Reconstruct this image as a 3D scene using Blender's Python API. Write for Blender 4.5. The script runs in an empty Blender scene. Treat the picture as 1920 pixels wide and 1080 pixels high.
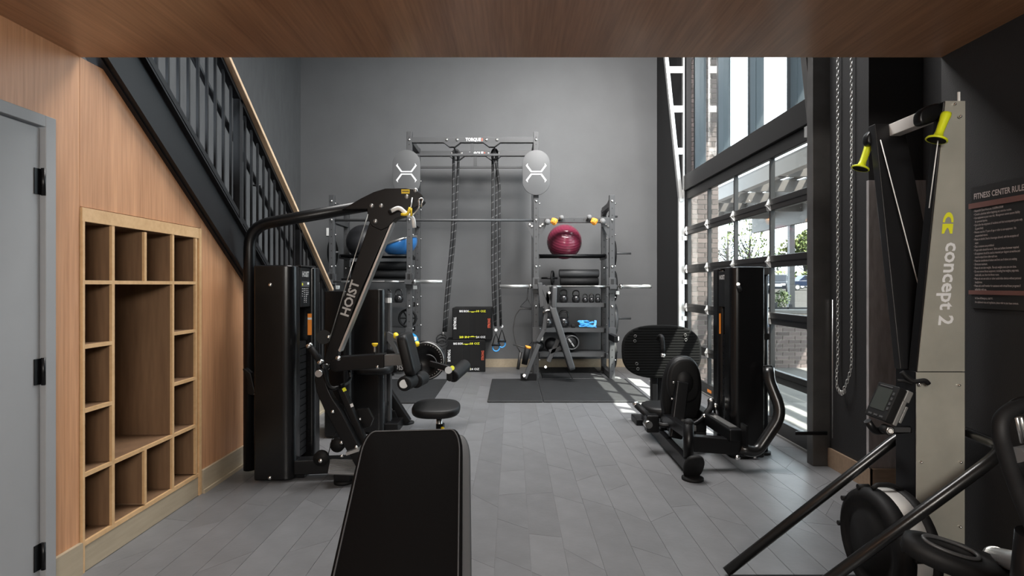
import bpy, bmesh, math, random
from mathutils import Vector, Matrix
RN = random.Random(7)
F, CZ, VX, VY = 1060.0, 1.36, 960.0, 534.0      # focal length in pixels, eye height, vanishing point
def P(x, y, d): return Vector(((x-VX)/F*d, d, CZ-(y-VY)/F*d))
def V(*a): return Vector(a)
C = bpy.context.scene.collection
scene = bpy.context.scene

# ------------------------------------------------------------ camera, world, sun, lamps, exposure
cam = bpy.data.cameras.new('camera'); cam.sensor_width = 36; cam.lens = F/1920*36
cam.shift_y = -(540-VY)/1920; cam.clip_start = .05; cam.clip_end = 600
co = bpy.data.objects.new('camera', cam); C.objects.link(co)
co.location = (0, 0, CZ); co.rotation_euler = (math.pi/2, 0, 0); scene.camera = co

w = bpy.data.worlds.new('sky'); scene.world = w; w.use_nodes = True
bg = w.node_tree.nodes['Background']; bg.inputs[0].default_value = (.80, .90, 1.0, 1); bg.inputs[1].default_value = SKY = 6.0
def lamp(name, kind, loc, power, col=(1, 1, 1), size=None, target=None, portal=False):
    l = bpy.data.lights.new(name, kind); l.energy = power; l.color = col
    o = bpy.data.objects.new(name, l); C.objects.link(o); o.location = loc
    if size: l.shape = 'RECTANGLE'; l.size, l.size_y = size
    if target is not None: o.rotation_euler = (Vector(target)-Vector(loc)).to_track_quat('-Z', 'Y').to_euler()
    if portal: l.cycles.is_portal = True
    return o
sun = lamp('sun', 'SUN', (10, -6, 20), 24, (1, .95, .87)); sun.data.angle = .009
sun.rotation_euler = Vector((-.5, .40, -1)).to_track_quat('-Z', 'Y').to_euler()
lamp('door_portal', 'AREA', (2.62, 6.08, 1.35), 1, size=(3.3, 2.6), target=(0, 6.08, 1.35), portal=True)
lamp('window_portal', 'AREA', (2.68, 6.08, 4.05), 1, size=(3.3, 2.3), target=(0, 6.08, 4.05), portal=True)
lamp('hall_fill', 'AREA', (1.5, 5.6, 5.5), 170, (1, .98, .96), (1.4, 2.0), (.9, 9.0, 1.2)).data.spread = math.radians(125)  # added unseen fill, aimed to imitate light from the windows
lamp('hall_fill', 'AREA', (-.2, 4.8, 5.7), 260, (1, .98, .96), (2.2, 2.2), (-.2, 5.4, 0))  # second added fill, lifts the whole hall from out of view
lamp('corridor_fill', 'AREA', (.1, -1.2, 2.40), 170, (1, .95, .88), (1.6, 1.0), (-.5, 1.2, 0))  # added fill behind the camera, brightens the oak wall
scene.view_settings.view_transform = 'Standard'; scene.view_settings.look = 'None'
scene.view_settings.gamma = 1; scene.view_settings.use_curve_mapping = False
scene.view_settings.exposure = .65

# ------------------------------------------------------------ materials
def nt(m): return m.node_tree.nodes, m.node_tree.links
MATS = {}
def M(name, col, rough=.5, metal=0., var=0., scale=6., bump=0., bscale=60., stretch=(1, 1, 1), orand=0., coat=0., spec=None, emit=0.):
    m = bpy.data.materials.new(name); m.use_nodes = True; n, l = nt(m); b = n['Principled BSDF']
    b.inputs['Roughness'].default_value = rough; b.inputs['Metallic'].default_value = metal
    if coat: b.inputs['Coat Weight'].default_value = coat; b.inputs['Coat Roughness'].default_value = .12
    if spec is not None: b.inputs['Specular IOR Level'].default_value = spec
    c4 = (*col, 1); b.inputs['Base Color'].default_value = c4
    tc = n.new('ShaderNodeTexCoord'); mp = n.new('ShaderNodeMapping'); mp.inputs['Scale'].default_value = stretch
    l.new(tc.outputs['Object'], mp.inputs[0])
    if var or orand:
        hsv = n.new('ShaderNodeHueSaturation'); hsv.inputs['Color'].default_value = c4
        val = None
        if var:
            t = n.new('ShaderNodeTexNoise'); t.inputs['Scale'].default_value = scale; t.inputs['Detail'].default_value = 5
            l.new(mp.outputs[0], t.inputs[0])
            mr = n.new('ShaderNodeMapRange'); mr.inputs[1].default_value = .3; mr.inputs[2].default_value = .7
            mr.inputs[3].default_value = 1-var; mr.inputs[4].default_value = 1+var
            l.new(t.outputs[0], mr.inputs[0]); val = mr.outputs[0]
        if orand:
            oi = n.new('ShaderNodeObjectInfo'); mr2 = n.new('ShaderNodeMapRange')
            mr2.inputs[3].default_value = 1-orand; mr2.inputs[4].default_value = 1+orand
            l.new(oi.outputs['Random'], mr2.inputs[0])
            if val is not None:
                mm = n.new('ShaderNodeMath'); mm.operation = 'MULTIPLY'; l.new(val, mm.inputs[0]); l.new(mr2.outputs[0], mm.inputs[1]); val = mm.outputs[0]
            else: val = mr2.outputs[0]
        l.new(val, hsv.inputs['Value']); l.new(hsv.outputs[0], b.inputs['Base Color'])
    if bump:
        t2 = n.new('ShaderNodeTexNoise'); t2.inputs['Scale'].default_value = bscale; t2.inputs['Detail'].default_value = 3
        l.new(mp.outputs[0], t2.inputs[0]); bp = n.new('ShaderNodeBump'); bp.inputs['Strength'].default_value = bump
        bp.inputs['Distance'].default_value = .01; l.new(t2.outputs[0], bp.inputs['Height']); l.new(bp.outputs[0], b.inputs['Normal'])
    if emit: b.inputs['Emission Color'].default_value = c4; b.inputs['Emission Strength'].default_value = emit
    MATS[name] = m; return m
def wood(name, c1, c2, sc, rough=.4, coat=0., fine=9.):
    m = bpy.data.materials.new(name); m.use_nodes = True; n, l = nt(m); b = n['Principled BSDF']
    b.inputs['Roughness'].default_value = rough
    if coat: b.inputs['Coat Weight'].default_value = coat; b.inputs['Coat Roughness'].default_value = .18
    tc = n.new('ShaderNodeTexCoord'); mp = n.new('ShaderNodeMapping'); mp.inputs['Scale'].default_value = sc
    l.new(tc.outputs['Object'], mp.inputs[0])
    t = n.new('ShaderNodeTexNoise'); t.inputs['Scale'].default_value = 1.2; t.inputs['Detail'].default_value = 4; t.inputs['Distortion'].default_value = .4
    t2 = n.new('ShaderNodeTexNoise'); t2.inputs['Scale'].default_value = fine; t2.inputs['Detail'].default_value = 6
    l.new(mp.outputs[0], t.inputs[0]); l.new(mp.outputs[0], t2.inputs[0])
    mx = n.new('ShaderNodeMath'); mx.operation = 'MULTIPLY_ADD'; mx.inputs[1].default_value = .55
    ad = n.new('ShaderNodeMath'); ad.operation = 'MULTIPLY'; ad.inputs[1].default_value = .45
    l.new(t2.outputs[0], ad.inputs[0]); l.new(t.outputs[0], mx.inputs[0]); l.new(ad.outputs[0], mx.inputs[2])
    r = n.new('ShaderNodeValToRGB'); r.color_ramp.elements[0].position = .34; r.color_ramp.elements[0].color = (*c2, 1)
    r.color_ramp.elements[1].position = .64; r.color_ramp.elements[1].color = (*c1, 1)
    l.new(mx.outputs[0], r.inputs[0]); l.new(r.outputs[0], b.inputs['Base Color'])
    bp = n.new('ShaderNodeBump'); bp.inputs['Strength'].default_value = .08; bp.inputs['Distance'].default_value = .004
    l.new(t2.outputs[0], bp.inputs['Height']); l.new(bp.outputs[0], b.inputs['Normal'])
    return m
def glass_mat():
    m = bpy.data.materials.new('clear_glass'); m.use_nodes = True; n, l = nt(m); n.remove(n['Principled BSDF'])
    o = n['Material Output']; tr = n.new('ShaderNodeBsdfTransparent'); tr.inputs[0].default_value = (.93, .96, .95, 1)
    g = n.new('ShaderNodeBsdfGlossy'); g.inputs['Roughness'].default_value = .02
    fr = n.new('ShaderNodeFresnel'); ge = n.new('ShaderNodeNewGeometry'); ma = n.new('ShaderNodeMath'); ma.operation = 'MULTIPLY_ADD'
    ma.inputs[1].default_value = 1/1.45-1.45; ma.inputs[2].default_value = 1.45; l.new(ge.outputs['Backfacing'], ma.inputs[0]); l.new(ma.outputs[0], fr.inputs[0]); mx = n.new('ShaderNodeMixShader')
    l.new(fr.outputs[0], mx.inputs[0]); l.new(tr.outputs[0], mx.inputs[1]); l.new(g.outputs[0], mx.inputs[2]); l.new(mx.outputs[0], o.inputs[0])
    return m
WOODW = wood('oak_veneer_wall', (.56, .295, .155), (.36, .175, .085), (9, 9, .35), .42)
WOODC = wood('oak_veneer_ceiling', (.44, .225, .115), (.25, .118, .055), (9, .35, 9), .38, .55)
MAPLE = wood('maple_edge', (.62, .40, .21), (.50, .31, .15), (5, 5, 5), .45)
MAPLEG = wood('grey_maple_base', (.40, .33, .235), (.31, .255, .18), (5, .6, 5), .5)
CUBBY = wood('brown_veneer', (.20, .115, .062), (.13, .072, .038), (6, 6, .5), .5)
RAILW = wood('pale_rail_wood', (.62, .45, .30), (.50, .35, .22), (7, .5, 3), .45)
BASEB = wood('brown_base', (.24, .17, .115), (.17, .115, .075), (1, 5, 5), .5)
GLASS = glass_mat()
M('wall_charcoal', (.105, .107, .110), .6, var=.06, scale=2.2, bump=.10, bscale=90)
M('wall_fabric', (.075, .077, .080), .75, var=.10, scale=14, bump=.25, bscale=160, stretch=(1, 1, .25))
M('wall_black', (.007, .0066, .0072), .7, var=.12, scale=30, bump=.15, bscale=200)
M('fabric_lit', (.26, .245, .245), .8, var=.18, scale=40, bump=.2, bscale=200, stretch=(1, 1, .2))
M('floor_tile', (.135, .136, .141), .38, var=.13, scale=5, bump=.06, bscale=40, orand=.085)
M('grout', (.05, .05, .052), .8)
M('black_metal', (.0035, .0035, .004), .36, spec=.28)
M('stair_black', (.008, .008, .009), .42, spec=.35, var=.15, scale=5)
M('shroud', (.003, .003, .0034), .27, spec=.45)
M('vinyl', (.005, .005, .0053), .5, spec=.28, bump=.05, bscale=300)
M('bench_vinyl', (.0028, .0024, .0024), .8, bump=.08, bscale=350, spec=.05)
M('roller_cap', (.30, .30, .295), .5, .6)
M('bench_side', (.045, .045, .047), .55, bump=.08, bscale=350)
M('rubber', (.007, .007, .0074), .62, spec=.22, var=.2, scale=40)
M('mat_rubber', (.013, .0135, .0145), .6, var=.25, scale=9, bump=.1, bscale=120)
M('rack_grey', (.050, .051, .053), .45, var=.06)
M('tread_grey', (.13, .13, .13), .6)
M('target_grey', (.078, .079, .081), .5)
M('bright_alu', (.78, .76, .73), .35, .3)
M('plate_black', (.005, .005, .005), .7, spec=.08)
M('tube_gloss', (.006, .006, .006), .28, spec=.6)
M('steel_plate', (.42, .41, .355), .42, .3, var=.10, scale=7)
M('chrome', (.70, .69, .67), .24, 1)
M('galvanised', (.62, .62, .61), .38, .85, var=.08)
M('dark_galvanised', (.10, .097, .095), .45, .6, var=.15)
M('silver', (.55, .55, .54), .3, .9)
M('white', (.82, .82, .80), .4)
M('print_white', (.75, .75, .75), .5)
M('print_grey', (.42, .41, .40), .5)
M('print_sign', (.34, .29, .275), .6)
M('yellow', (.80, .56, .02), .4)
M('neon', (.68, .74, .02), .35)
M('print_yellow', (.75, .75, .03), .5)
M('orange', (.85, .27, .03), .45)
M('hold_orange', (.90, .34, .04), .6, var=.12, scale=30)
M('hold_grey', (.16, .16, .16), .8, var=.15, scale=40)
M('red', (.55, .03, .02), .4)
M('print_red', (.60, .10, .05), .5)
M('sign_black', (.010, .0095, .0095), .5)
M('sign_band', (.115, .050, .042), .6)
M('blue_gloss', (.03, .17, .46), .28, coat=.3)
M('blue_ball', (.03, .30, .62), .4)
M('blue_strap', (.06, .32, .70), .5)
M('maroon', (.155, .022, .045), .22, coat=.25)
M('black_ball', (.014, .014, .016), .4)
M('iron', (.013, .013, .014), .22, coat=.4)
M('door_grey', (.26, .262, .268), .5, var=.02)
M('frame_black', (.010, .0095, .0095), .38, spec=.35)
M('alu_frame', (.20, .20, .195), .45, .3)
M('teal_frame', (.016, .023, .028), .4, .3)
M('brick', (.092, .070, .064), .85, var=.22, scale=25, orand=.34, bump=.3, bscale=120)
M('mortar', (.30, .265, .23), .9, var=.1, scale=20)
M('concrete', (.12, .115, .108), .9, spec=.1, var=.08, scale=3)
M('asphalt', (.040, .038, .036), 1.0, spec=0., var=.1, scale=2)
M('canopy', (.062, .052, .046), .6)
M('canopy_sunlit', (.15, .13, .12), .6)  # canopy colour with sunlight painted in, for the inner beam
M('leaf', (.085, .105, .022), .7, var=.4, scale=3)
M('leaf_dark', (.045, .070, .014), .7, var=.4, scale=3)
M('bark', (.03, .025, .022), .9)
M('car_blue', (.003, .007, .020), .3, spec=.2)
M('car_dark', (.005, .006, .009), .3, spec=.2)
M('car_red', (.055, .004, .005), .3, spec=.2)
M('car_white', (.09, .09, .09), .3, spec=.2)
M('car_glass', (.004, .005, .006), .2, spec=.15)
M('tyre', (.003, .003, .003), .8)
M('far_wall', (.07, .07, .068), .8)
M('screen', (.035, .04, .036), .25)
m = M('rope', (.014, .014, .015), .7); n, l = nt(m); tc = n.new('ShaderNodeTexCoord'); wv = n.new('ShaderNodeTexWave')
wv.wave_type = 'BANDS'; wv.bands_direction = 'Z'; wv.inputs['Scale'].default_value = 3.2
mpn = n.new('ShaderNodeMapping'); mpn.inputs['Rotation'].default_value = (0, .5, 0); l.new(tc.outputs['Object'], mpn.inputs[0]); l.new(mpn.outputs[0], wv.inputs[0])
rp = n.new('ShaderNodeValToRGB'); rp.color_ramp.elements[0].position = .965; rp.color_ramp.elements[0].color = (.014, .014, .015, 1)
rp.color_ramp.elements[1].position = .99; rp.color_ramp.elements[1].color = (.13, .13, .13, 1)
l.new(wv.outputs[0], rp.inputs[0]); l.new(rp.outputs[0], n['Principled BSDF'].inputs['Base Color'])
def mat(x): return MATS[x] if isinstance(x, str) else x

# ------------------------------------------------------------ mesh helpers
def basis(z, up=(0, 0, 1)):
    z = Vector(z).normalized(); up = Vector(up)
    if abs(z.dot(up)) > .98: up = Vector((0, 1, 0)) if abs(z.y) < .9 else Vector((1, 0, 0))
    x = up.cross(z).normalized(); y = z.cross(x); return x, y, z
def rrect(w, h, r, n=5):
    o = []
    for cx, cy, a0 in ((w/2-r, h/2-r, 0), (-w/2+r, h/2-r, 90), (-w/2+r, -h/2+r, 180), (w/2-r, -h/2+r, 270)):
        for i in range(n+1):
            a = math.radians(a0+90*i/n); o.append((cx+r*math.cos(a), cy+r*math.sin(a)))
    return o
def sell(w, h, e=2.5, n=32):
    o = []
    for i in range(n):
        a = 2*math.pi*i/n; c, s = math.cos(a), math.sin(a)
        o.append((w/2*math.copysign(abs(c)**(2/e), c), h/2*math.copysign(abs(s)**(2/e), s)))
    return o
def smoothpath(pts, r, k=5):
    pts = [Vector(p) for p in pts]; out = [pts[0]]
    for a, b, c in zip(pts, pts[1:], pts[2:]):
        u = a-b; v = c-b; rr = min(r, u.length*.49, v.length*.49); p0 = b+u.normalized()*rr; p1 = b+v.normalized()*rr
        for i in range(k+1):
            t = i/k; out.append((1-t)**2*p0+2*t*(1-t)*b+t*t*p1)
    out.append(pts[-1]); return out
class MB:
    def __init__(s): s.v = []; s.f = []; s.sm = []
    def add(s, vs, fs, smooth=False):
        n = len(s.v); s.v += [Vector(v) for v in vs]; s.f += [[i+n for i in f] for f in fs]; s.sm += [smooth]*len(fs); return s
    def bx(s, x0, x1, y0, y1, z0, z1):
        return s.add([(x0, y0, z0), (x1, y0, z0), (x1, y1, z0), (x0, y1, z0), (x0, y0, z1), (x1, y0, z1), (x1, y1, z1), (x0, y1, z1)],
                     [(3, 2, 1, 0), (4, 5, 6, 7), (0, 1, 5, 4), (1, 2, 6, 5), (2, 3, 7, 6), (3, 0, 4, 7)])
    def box(s, c, size, rot=(0, 0, 0)):
        m = Matrix.Rotation(rot[2], 3, 'Z') @ Matrix.Rotation(rot[1], 3, 'Y') @ Matrix.Rotation(rot[0], 3, 'X'); c = Vector(c)
        a, b, d = [q/2 for q in size]; t = MB().bx(-a, a, -b, b, -d, d)
        return s.add([c+m @ q for q in t.v], t.f)
    def beam(s, p0, p1, w, h, up=(0, 0, 1), w1=None, h1=None):
        p0, p1 = Vector(p0), Vector(p1); x, y, z = basis(p1-p0, up); w1 = w1 or w; h1 = h1 or h
        vs = [p+x*(a*ww/2)+y*(b*hh/2) for p, ww, hh in ((p0, w, h), (p1, w1, h1)) for a, b in ((-1, -1), (1, -1), (1, 1), (-1, 1))]
        return s.add(vs, [(3, 2, 1, 0), (4, 5, 6, 7), (0, 1, 5, 4), (1, 2, 6, 5), (2, 3, 7, 6), (3, 0, 4, 7)])
    def cyl(s, p0, p1, r, r2=None, n=16, cap=True):
        return s.lathe([(r, 0), (r if r2 is None else r2, (Vector(p1)-Vector(p0)).length)], p0, Vector(p1)-Vector(p0), n, cap)
    def lathe(s, prof, o, ax, n=24, cap=True):
        x, y, z = basis(ax); o = Vector(o); vs = []; fs = []; k = len(prof)
        for r, h in prof:
            for i in range(n):
                a = 2*math.pi*i/n; vs.append(o+z*h+(x*math.cos(a)+y*math.sin(a))*r)
        for j in range(k-1):
            for i in range(n):
                i2 = (i+1) % n; fs.append((j*n+i, j*n+i2, (j+1)*n+i2, (j+1)*n+i))
        s.add(vs, fs, True)
        if cap:
            b = len(s.v)-len(vs)
            if prof[0][0] > 1e-5: s.f.append([b+i for i in range(n)][::-1]); s.sm.append(False)
            if prof[-1][0] > 1e-5: s.f.append([b+(k-1)*n+i for i in range(n)]); s.sm.append(False)
        return s
    def tube(s, pts, r, n=10, fillet=0, k=5, closed=False):
        pts = smoothpath(pts, fillet, k) if fillet else [Vector(p) for p in pts]
        rs = r if isinstance(r, (list, tuple)) else [r]*len(pts); m = len(pts); vs = []; fs = []; px = None
        for i, p in enumerate(pts):
            if closed: t = pts[(i+1) % m]-pts[i-1]
            else: t = pts[min(i+1, m-1)]-pts[max(i-1, 0)]
            t.normalize()
            if px is None: px = basis(t)[0]
            else:
                px = px-t*px.dot(t)
                px = px.normalized() if px.length > 1e-5 else basis(t)[0]
            py = t.cross(px)
            for q in range(n):
                a = 2*math.pi*q/n; vs.append(p+(px*math.cos(a)+py*math.sin(a))*rs[min(i, len(rs)-1)])
        for j in range(m if closed else m-1):
            j2 = (j+1) % m
            for i in range(n): i2 = (i+1) % n; fs.append((j*n+i, j*n+i2, j2*n+i2, j2*n+i))
        s.add(vs, fs, True)
        if not closed:
            b = len(s.v)-len(vs); s.f += [[b+i for i in range(n)][::-1], [b+(m-1)*n+i for i in range(n)]]; s.sm += [False, False]
        return s
    def prism(s, pts, vec):
        pts = [Vector(p) for p in pts]; vec = Vector(vec); n = len(pts)
        nr = Vector((0, 0, 0))
        for i in range(n): nr += pts[i].cross(pts[(i+1) % n])
        if nr.dot(vec) > 0: pts = pts[::-1]
        return s.add(pts+[p+vec for p in pts], [list(range(n)), list(range(2*n-1, n-1, -1))]+[(i, i+n, (i+1) % n+n, (i+1) % n) for i in range(n)])
    def plate(s, px, d, th):      # outline given in photo pixels at distance d, real thickness th
        return s.prism([P(x, y, d) for x, y in px], (0, th, 0))
    def cushion(s, outl, o, u, v, th, r, dome=0., seg=3):
        o, u, v = Vector(o), Vector(u).normalized(), Vector(v).normalized(); w = u.cross(v).normalized(); n = len(outl)
        cx = sum(a for a, b in outl)/n; cy = sum(b for a, b in outl)/n; R = max(math.hypot(a-cx, b-cy) for a, b in outl); rings = []
        for i in range(seg+1):
            a = math.pi/2*i/seg; rings.append((r*(1-math.sin(a)), -th/2+r*(1-math.cos(a))))
        for i in range(seg+1):
            a = math.pi/2*i/seg; rings.append((r*(1-math.cos(a)), th/2-r+r*math.sin(a)))
        if dome: rings += [(R*.35, th/2+dome*.6), (R*.7, th/2+dome*.92)]
        vs = []
        for ins, h in rings:
            for a, b in outl:
                q = math.hypot(a-cx, b-cy) or 1; k = max(0, 1-ins/R) if ins > r else max(0, 1-ins/q)
                vs.append(o+u*(cx+(a-cx)*k)+v*(cy+(b-cy)*k)+w*h)
        fs = [(j*n+i, j*n+(i+1) % n, (j+1)*n+(i+1) % n, (j+1)*n+i) for j in range(len(rings)-1) for i in range(n)]
        m = len(rings); vs.append(o+u*cx+v*cy+w*(th/2+dome)); 
        fs += [((m-1)*n+i, (m-1)*n+(i+1) % n, m*n) for i in range(n)]
        s.add(vs, fs, True); b = len(s.v)-len(vs); s.f.append([b+i for i in range(n)][::-1]); s.sm.append(False); return s
    def ell(s, c, rx, ry, rz, n=24, m=14):
        c = Vector(c); vs = [c+V(0, 0, -rz)]; fs = []
        for j in range(1, m):
            t = -math.pi/2+math.pi*j/m
            for i in range(n): a = 2*math.pi*i/n; vs.append(c+V(rx*math.cos(t)*math.cos(a), ry*math.cos(t)*math.sin(a), rz*math.sin(t)))
        vs.append(c+V(0, 0, rz)); top = len(vs)-1
        for i in range(n):
            fs.append((0, 1+(i+1) % n, 1+i)); fs.append((top, 1+(m-2)*n+i, 1+(m-2)*n+(i+1) % n))
            for j in range(m-2): fs.append((1+j*n+i, 1+j*n+(i+1) % n, 1+(j+1)*n+(i+1) % n, 1+(j+1)*n+i))
        return s.add(vs, fs, True)
    def build(s, name, material, parent=None, bevel=0, seg=2, loc=None, label=None):
        if parent is not None: o = ORG[parent.name]
        elif loc is not None: o = Vector(loc)
        else:
            xs = [q.x for q in s.v]; ys = [q.y for q in s.v]; zs = [q.z for q in s.v]
            o = V((min(xs)+max(xs))/2, (min(ys)+max(ys))/2, min(zs))
        me = bpy.data.meshes.new(name); me.from_pydata([q-o for q in s.v], [], s.f); me.polygons.foreach_set('use_smooth', s.sm)
        if bevel:
            bm = bmesh.new(); bm.from_mesh(me); bmesh.ops.remove_doubles(bm, verts=bm.verts, dist=1e-5)
            bmesh.ops.recalc_face_normals(bm, faces=bm.faces)
            es = [e for e in bm.edges if len(e.link_faces) == 2 and e.calc_face_angle(0) > .6]
            bmesh.ops.bevel(bm, geom=es, offset=bevel, segments=seg, profile=.5, affect='EDGES', clamp_overlap=True)
            for f in bm.faces: f.smooth = True
            bm.to_mesh(me); bm.free()
        me.materials.append(mat(material)); ob = bpy.data.objects.new(name, me); C.objects.link(ob)
        if bevel: wn = ob.modifiers.new('wn', 'WEIGHTED_NORMAL'); wn.keep_sharp = True
        if parent is not None: ob.parent = parent
        else: ob.location = o
        if label: ob['label'] = label
        if name == 'bolts': ob['kind'] = 'stuff'
        ORG[ob.name] = o; return ob
ORG = {}
def tag(o, label, cat, group=None):
    o['label'] = label; o['category'] = cat
    if group: o['group'] = group
    return o
def st(o): o['kind'] = 'structure'; return o
def thing(name, label, cat, loc=(0, 0, 0), group=None):
    o = bpy.data.objects.new(name, None); C.objects.link(o); o.location = loc; o.empty_display_size = .1; ORG[o.name] = Vector(loc)
    return tag(o, label, cat, group)
def dup(root, loc=None, rotz=0., label=None, group=None):
    def cp(o, par):
        c = o.copy(); C.objects.link(c); c.parent = par; ORG[c.name] = ORG[o.name]
        for ch in [q for q in KIDS.get(o.name, [])]: cp(ch, c)
        return c
    KIDS = {}
    for q in C.objects:
        if q.parent is not None: KIDS.setdefault(q.parent.name, []).append(q)
    r = cp(root, None)
    if loc is not None: r.location = loc
    r.rotation_euler = (0, 0, rotz)
    if label: r['label'] = label
    if group: r['group'] = group
    return r
def text(body, size, material, parent, o, u, v, width=None, bold=0., name='lettering', align='CENTER', lift=.0012, shear=0., fit=None):
    cu = bpy.data.curves.new('t', 'FONT'); cu.body = body; cu.size = size; cu.align_x = align; cu.align_y = 'CENTER'
    cu.resolution_u = 2; cu.offset = bold*size; cu.shear = shear; to = bpy.data.objects.new('t', cu); C.objects.link(to)
    bpy.context.view_layer.update()
    me = bpy.data.meshes.new_from_object(to.evaluated_get(bpy.context.evaluated_depsgraph_get()))
    bpy.data.objects.remove(to); xs = [q.co.x for q in me.vertices]; k = 1.
    if width and xs: k = width/(max(xs)-min(xs))
    if fit: k = fit
    u, v = Vector(u).normalized(), Vector(v).normalized(); wv = u.cross(v); b = MB()
    b.add([Vector(o)+u*(q.co.x*k)+v*q.co.y+wv*lift for q in me.vertices], [list(p.vertices) for p in me.polygons])
    bpy.data.meshes.remove(me); return b.build(name, material, parent)
X1, Y1, Z1 = V(1, 0, 0), V(0, 1, 0), V(0, 0, 1)
# ============================================================ the room
XL, XS, XR, YB, YE, ZC = -2.03, -3.5, 2.40, 9.36, 2.66, 2.43
SL = .72
def slope(y): return 2.47-SL*(y-2.75)            # lower edge of the stair stringer
floor = st(MB().bx(XS-.2, 2.44, -2.6, YB+.2, -.2, -.003).build('floor', 'floor_tile', loc=(0, 0, -.2)))
# floor planks: strips along the room, cut at slants
tb = {}
W = .176; gap = .0012; ntile = 0
x = -2.02; si = 0
tiles = []
while x < XR-.02:
    x1 = min(x+W, XR-.005); y = 2.05-RN.random()*.5; s0 = RN.choice((-1, 1))*RN.choice((.05, .14, .22))
    while y < YB:
        L = RN.choice((.46, .62, .78, .95)); s1 = RN.choice((-1, 1))*RN.choice((.04, .14, .22))
        y1 = min(y+L, YB-.005)
        if y1 >= YB-.16: y1 = YB-.005; s1 = 0
        tiles.append((x, x1, y, y1, s0, s1)); y = y1; s0 = s1
        if y1 >= YB-.006: break
    x += W
for (a, b_, y0, y1, s0, s1) in tiles:
    k = (round(b_-a, 3), round(y1-y0, 2), s0, s1)
    o = None
    if k in tb:
        o = tb[k].copy(); C.objects.link(o); ORG[o.name] = ORG['floor']
        o.location = V(a, y0, 0)-ORG['floor']
    else:
        w2 = b_-a; L = y1-y0; m_ = MB()
        base = [(gap, gap-s0/2, 0), (w2-gap, gap+s0/2, 0), (w2-gap, L-gap+s1/2, 0), (gap, L-gap-s1/2, 0)]
        m_.add([V(p[0], p[1], -.0025) for p in base]+[V(p[0], p[1], RN.uniform(0, .0004)) for p in base],
               [(4, 5, 6, 7), (0, 1, 5, 4), (1, 2, 6, 5), (2, 3, 7, 6), (3, 0, 4, 7)])
        me = bpy.data.meshes.new('floor_plank'); me.from_pydata(m_.v, [], m_.f); me.materials.append(mat('floor_tile'))
        o = bpy.data.objects.new('floor_plank', me); C.objects.link(o); ORG[o.name] = ORG['floor']
        o.parent = floor; o.location = V(a, y0, 0)-ORG['floor']; tb[k] = o

wb = st(MB().bx(XS-.2, XR+.2, YB, YB+.2, 0, 5.8).build('wall_back', 'wall_charcoal'))
MB().bx(XS, XR, YB-.018, YB, 0, .135).build('baseboard', MAPLEG, wb); MB().bx(XS, XR, YB-.026, YB, 0, .03).build('shoe_moulding', MAPLEG, wb)
st(MB().bx(XS-.2, XS, 2.3, YB, 0, 5.8).build('wall_stair', 'wall_fabric'))
st(MB().bx(XS-.2, 2.9, YE-.2, YB+.2, 5.8, 6.0).build('ceiling_hall', 'wall_charcoal'))
st(MB().bx(XS-.2, 2.9, YE-.25, YE-.05, 2.8, 5.8).build('wall_front', 'wall_charcoal'))
cl = st(MB().bx(XL-.12, 2.10, -2.6, YE, ZC, 2.78).build('ceiling', WOODC))
st(MB().bx(-2.3, 2.3, -2.8, -2.6, 0, 2.6).build('wall_rear', 'wall_charcoal'))
# wood wall on the left with panels
wl = thing('wall_left', 'oak veneer wall under the staircase', 'wall', (XL, 0, 0)); wl['kind'] = 'structure'; del wl['label']; del wl['category']
def wp(y0, y1, z0, z1):
    pts = [(y0, z0), (y1, z0)] if z0 < slope(y1) else [(y0, z0), (2.75+(2.47-z0)/SL, z0)]
    top = []
    for y in (y1, y0):
        top.append((y, min(z1, slope(y))))
    yk = 2.75+(2.47-z1)/SL
    if y0 < yk < y1: top.insert(1, (yk, z1))
    pts = [p for p in pts+top]; pts = [p for i, p in enumerate(pts) if p != pts[i-1]]
    MB().prism([V(XL, a, b) for a, b in pts], (-.025, 0, 0)).build('wood_panel', WOODW, wl)
wp(-2.6, 1.50, 0, ZC); wp(1.50, 2.47, 2.075, ZC); wp(2.47, 2.653, 0, ZC); wp(2.656, 3.68, 1.73, ZC); wp(3.683, 6.05, 0, ZC)
MB().bx(XL-.06, XL-.03, -2.6, 1.48, 0, ZC).build('backing', 'wall_black', wl)
bl = st(MB().bx(XL-.002, XL+.018, 3.683, 6.05, .022, .15).build('baseboard_left', MAPLEG))
MB().bx(XL-.002, XL+.030, 3.683, 6.05, 0, .024).build('shoe_moulding', MAPLEG, bl)
bl2 = st(MB().bx(XL-.002, XL+.018, 2.475, 2.652, 0, .15).build('baseboard_left', MAPLEG))
# grey door in the wood wall
d1 = thing('door_1', 'x', 'x', (XL, 1.95, 0)); d1['kind'] = 'structure'; del d1['label']; del d1['category']
MB().bx(XL-.02, XL+.012, 1.50, 2.415, .005, 2.03).build('door_leaf', 'door_grey', d1, .002)
MB().bx(XL-.08, XL+.035, 2.42, 2.475, 0, 2.085).build('door_frame', 'door_grey', d1, .003)
MB().bx(XL-.08, XL+.035, 1.44, 2.42, 2.035, 2.085).build('door_head', 'door_grey', d1, .003)
for zz in (1.80, .99, .20):
    h = MB().cyl((XL+.026, 2.418, zz-.058), (XL+.026, 2.418, zz+.058), .009, n=10).bx(XL+.011, XL+.016, 2.385, 2.45, zz-.055, zz+.055)
    h.build('hinge', 'black_metal', d1)
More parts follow.
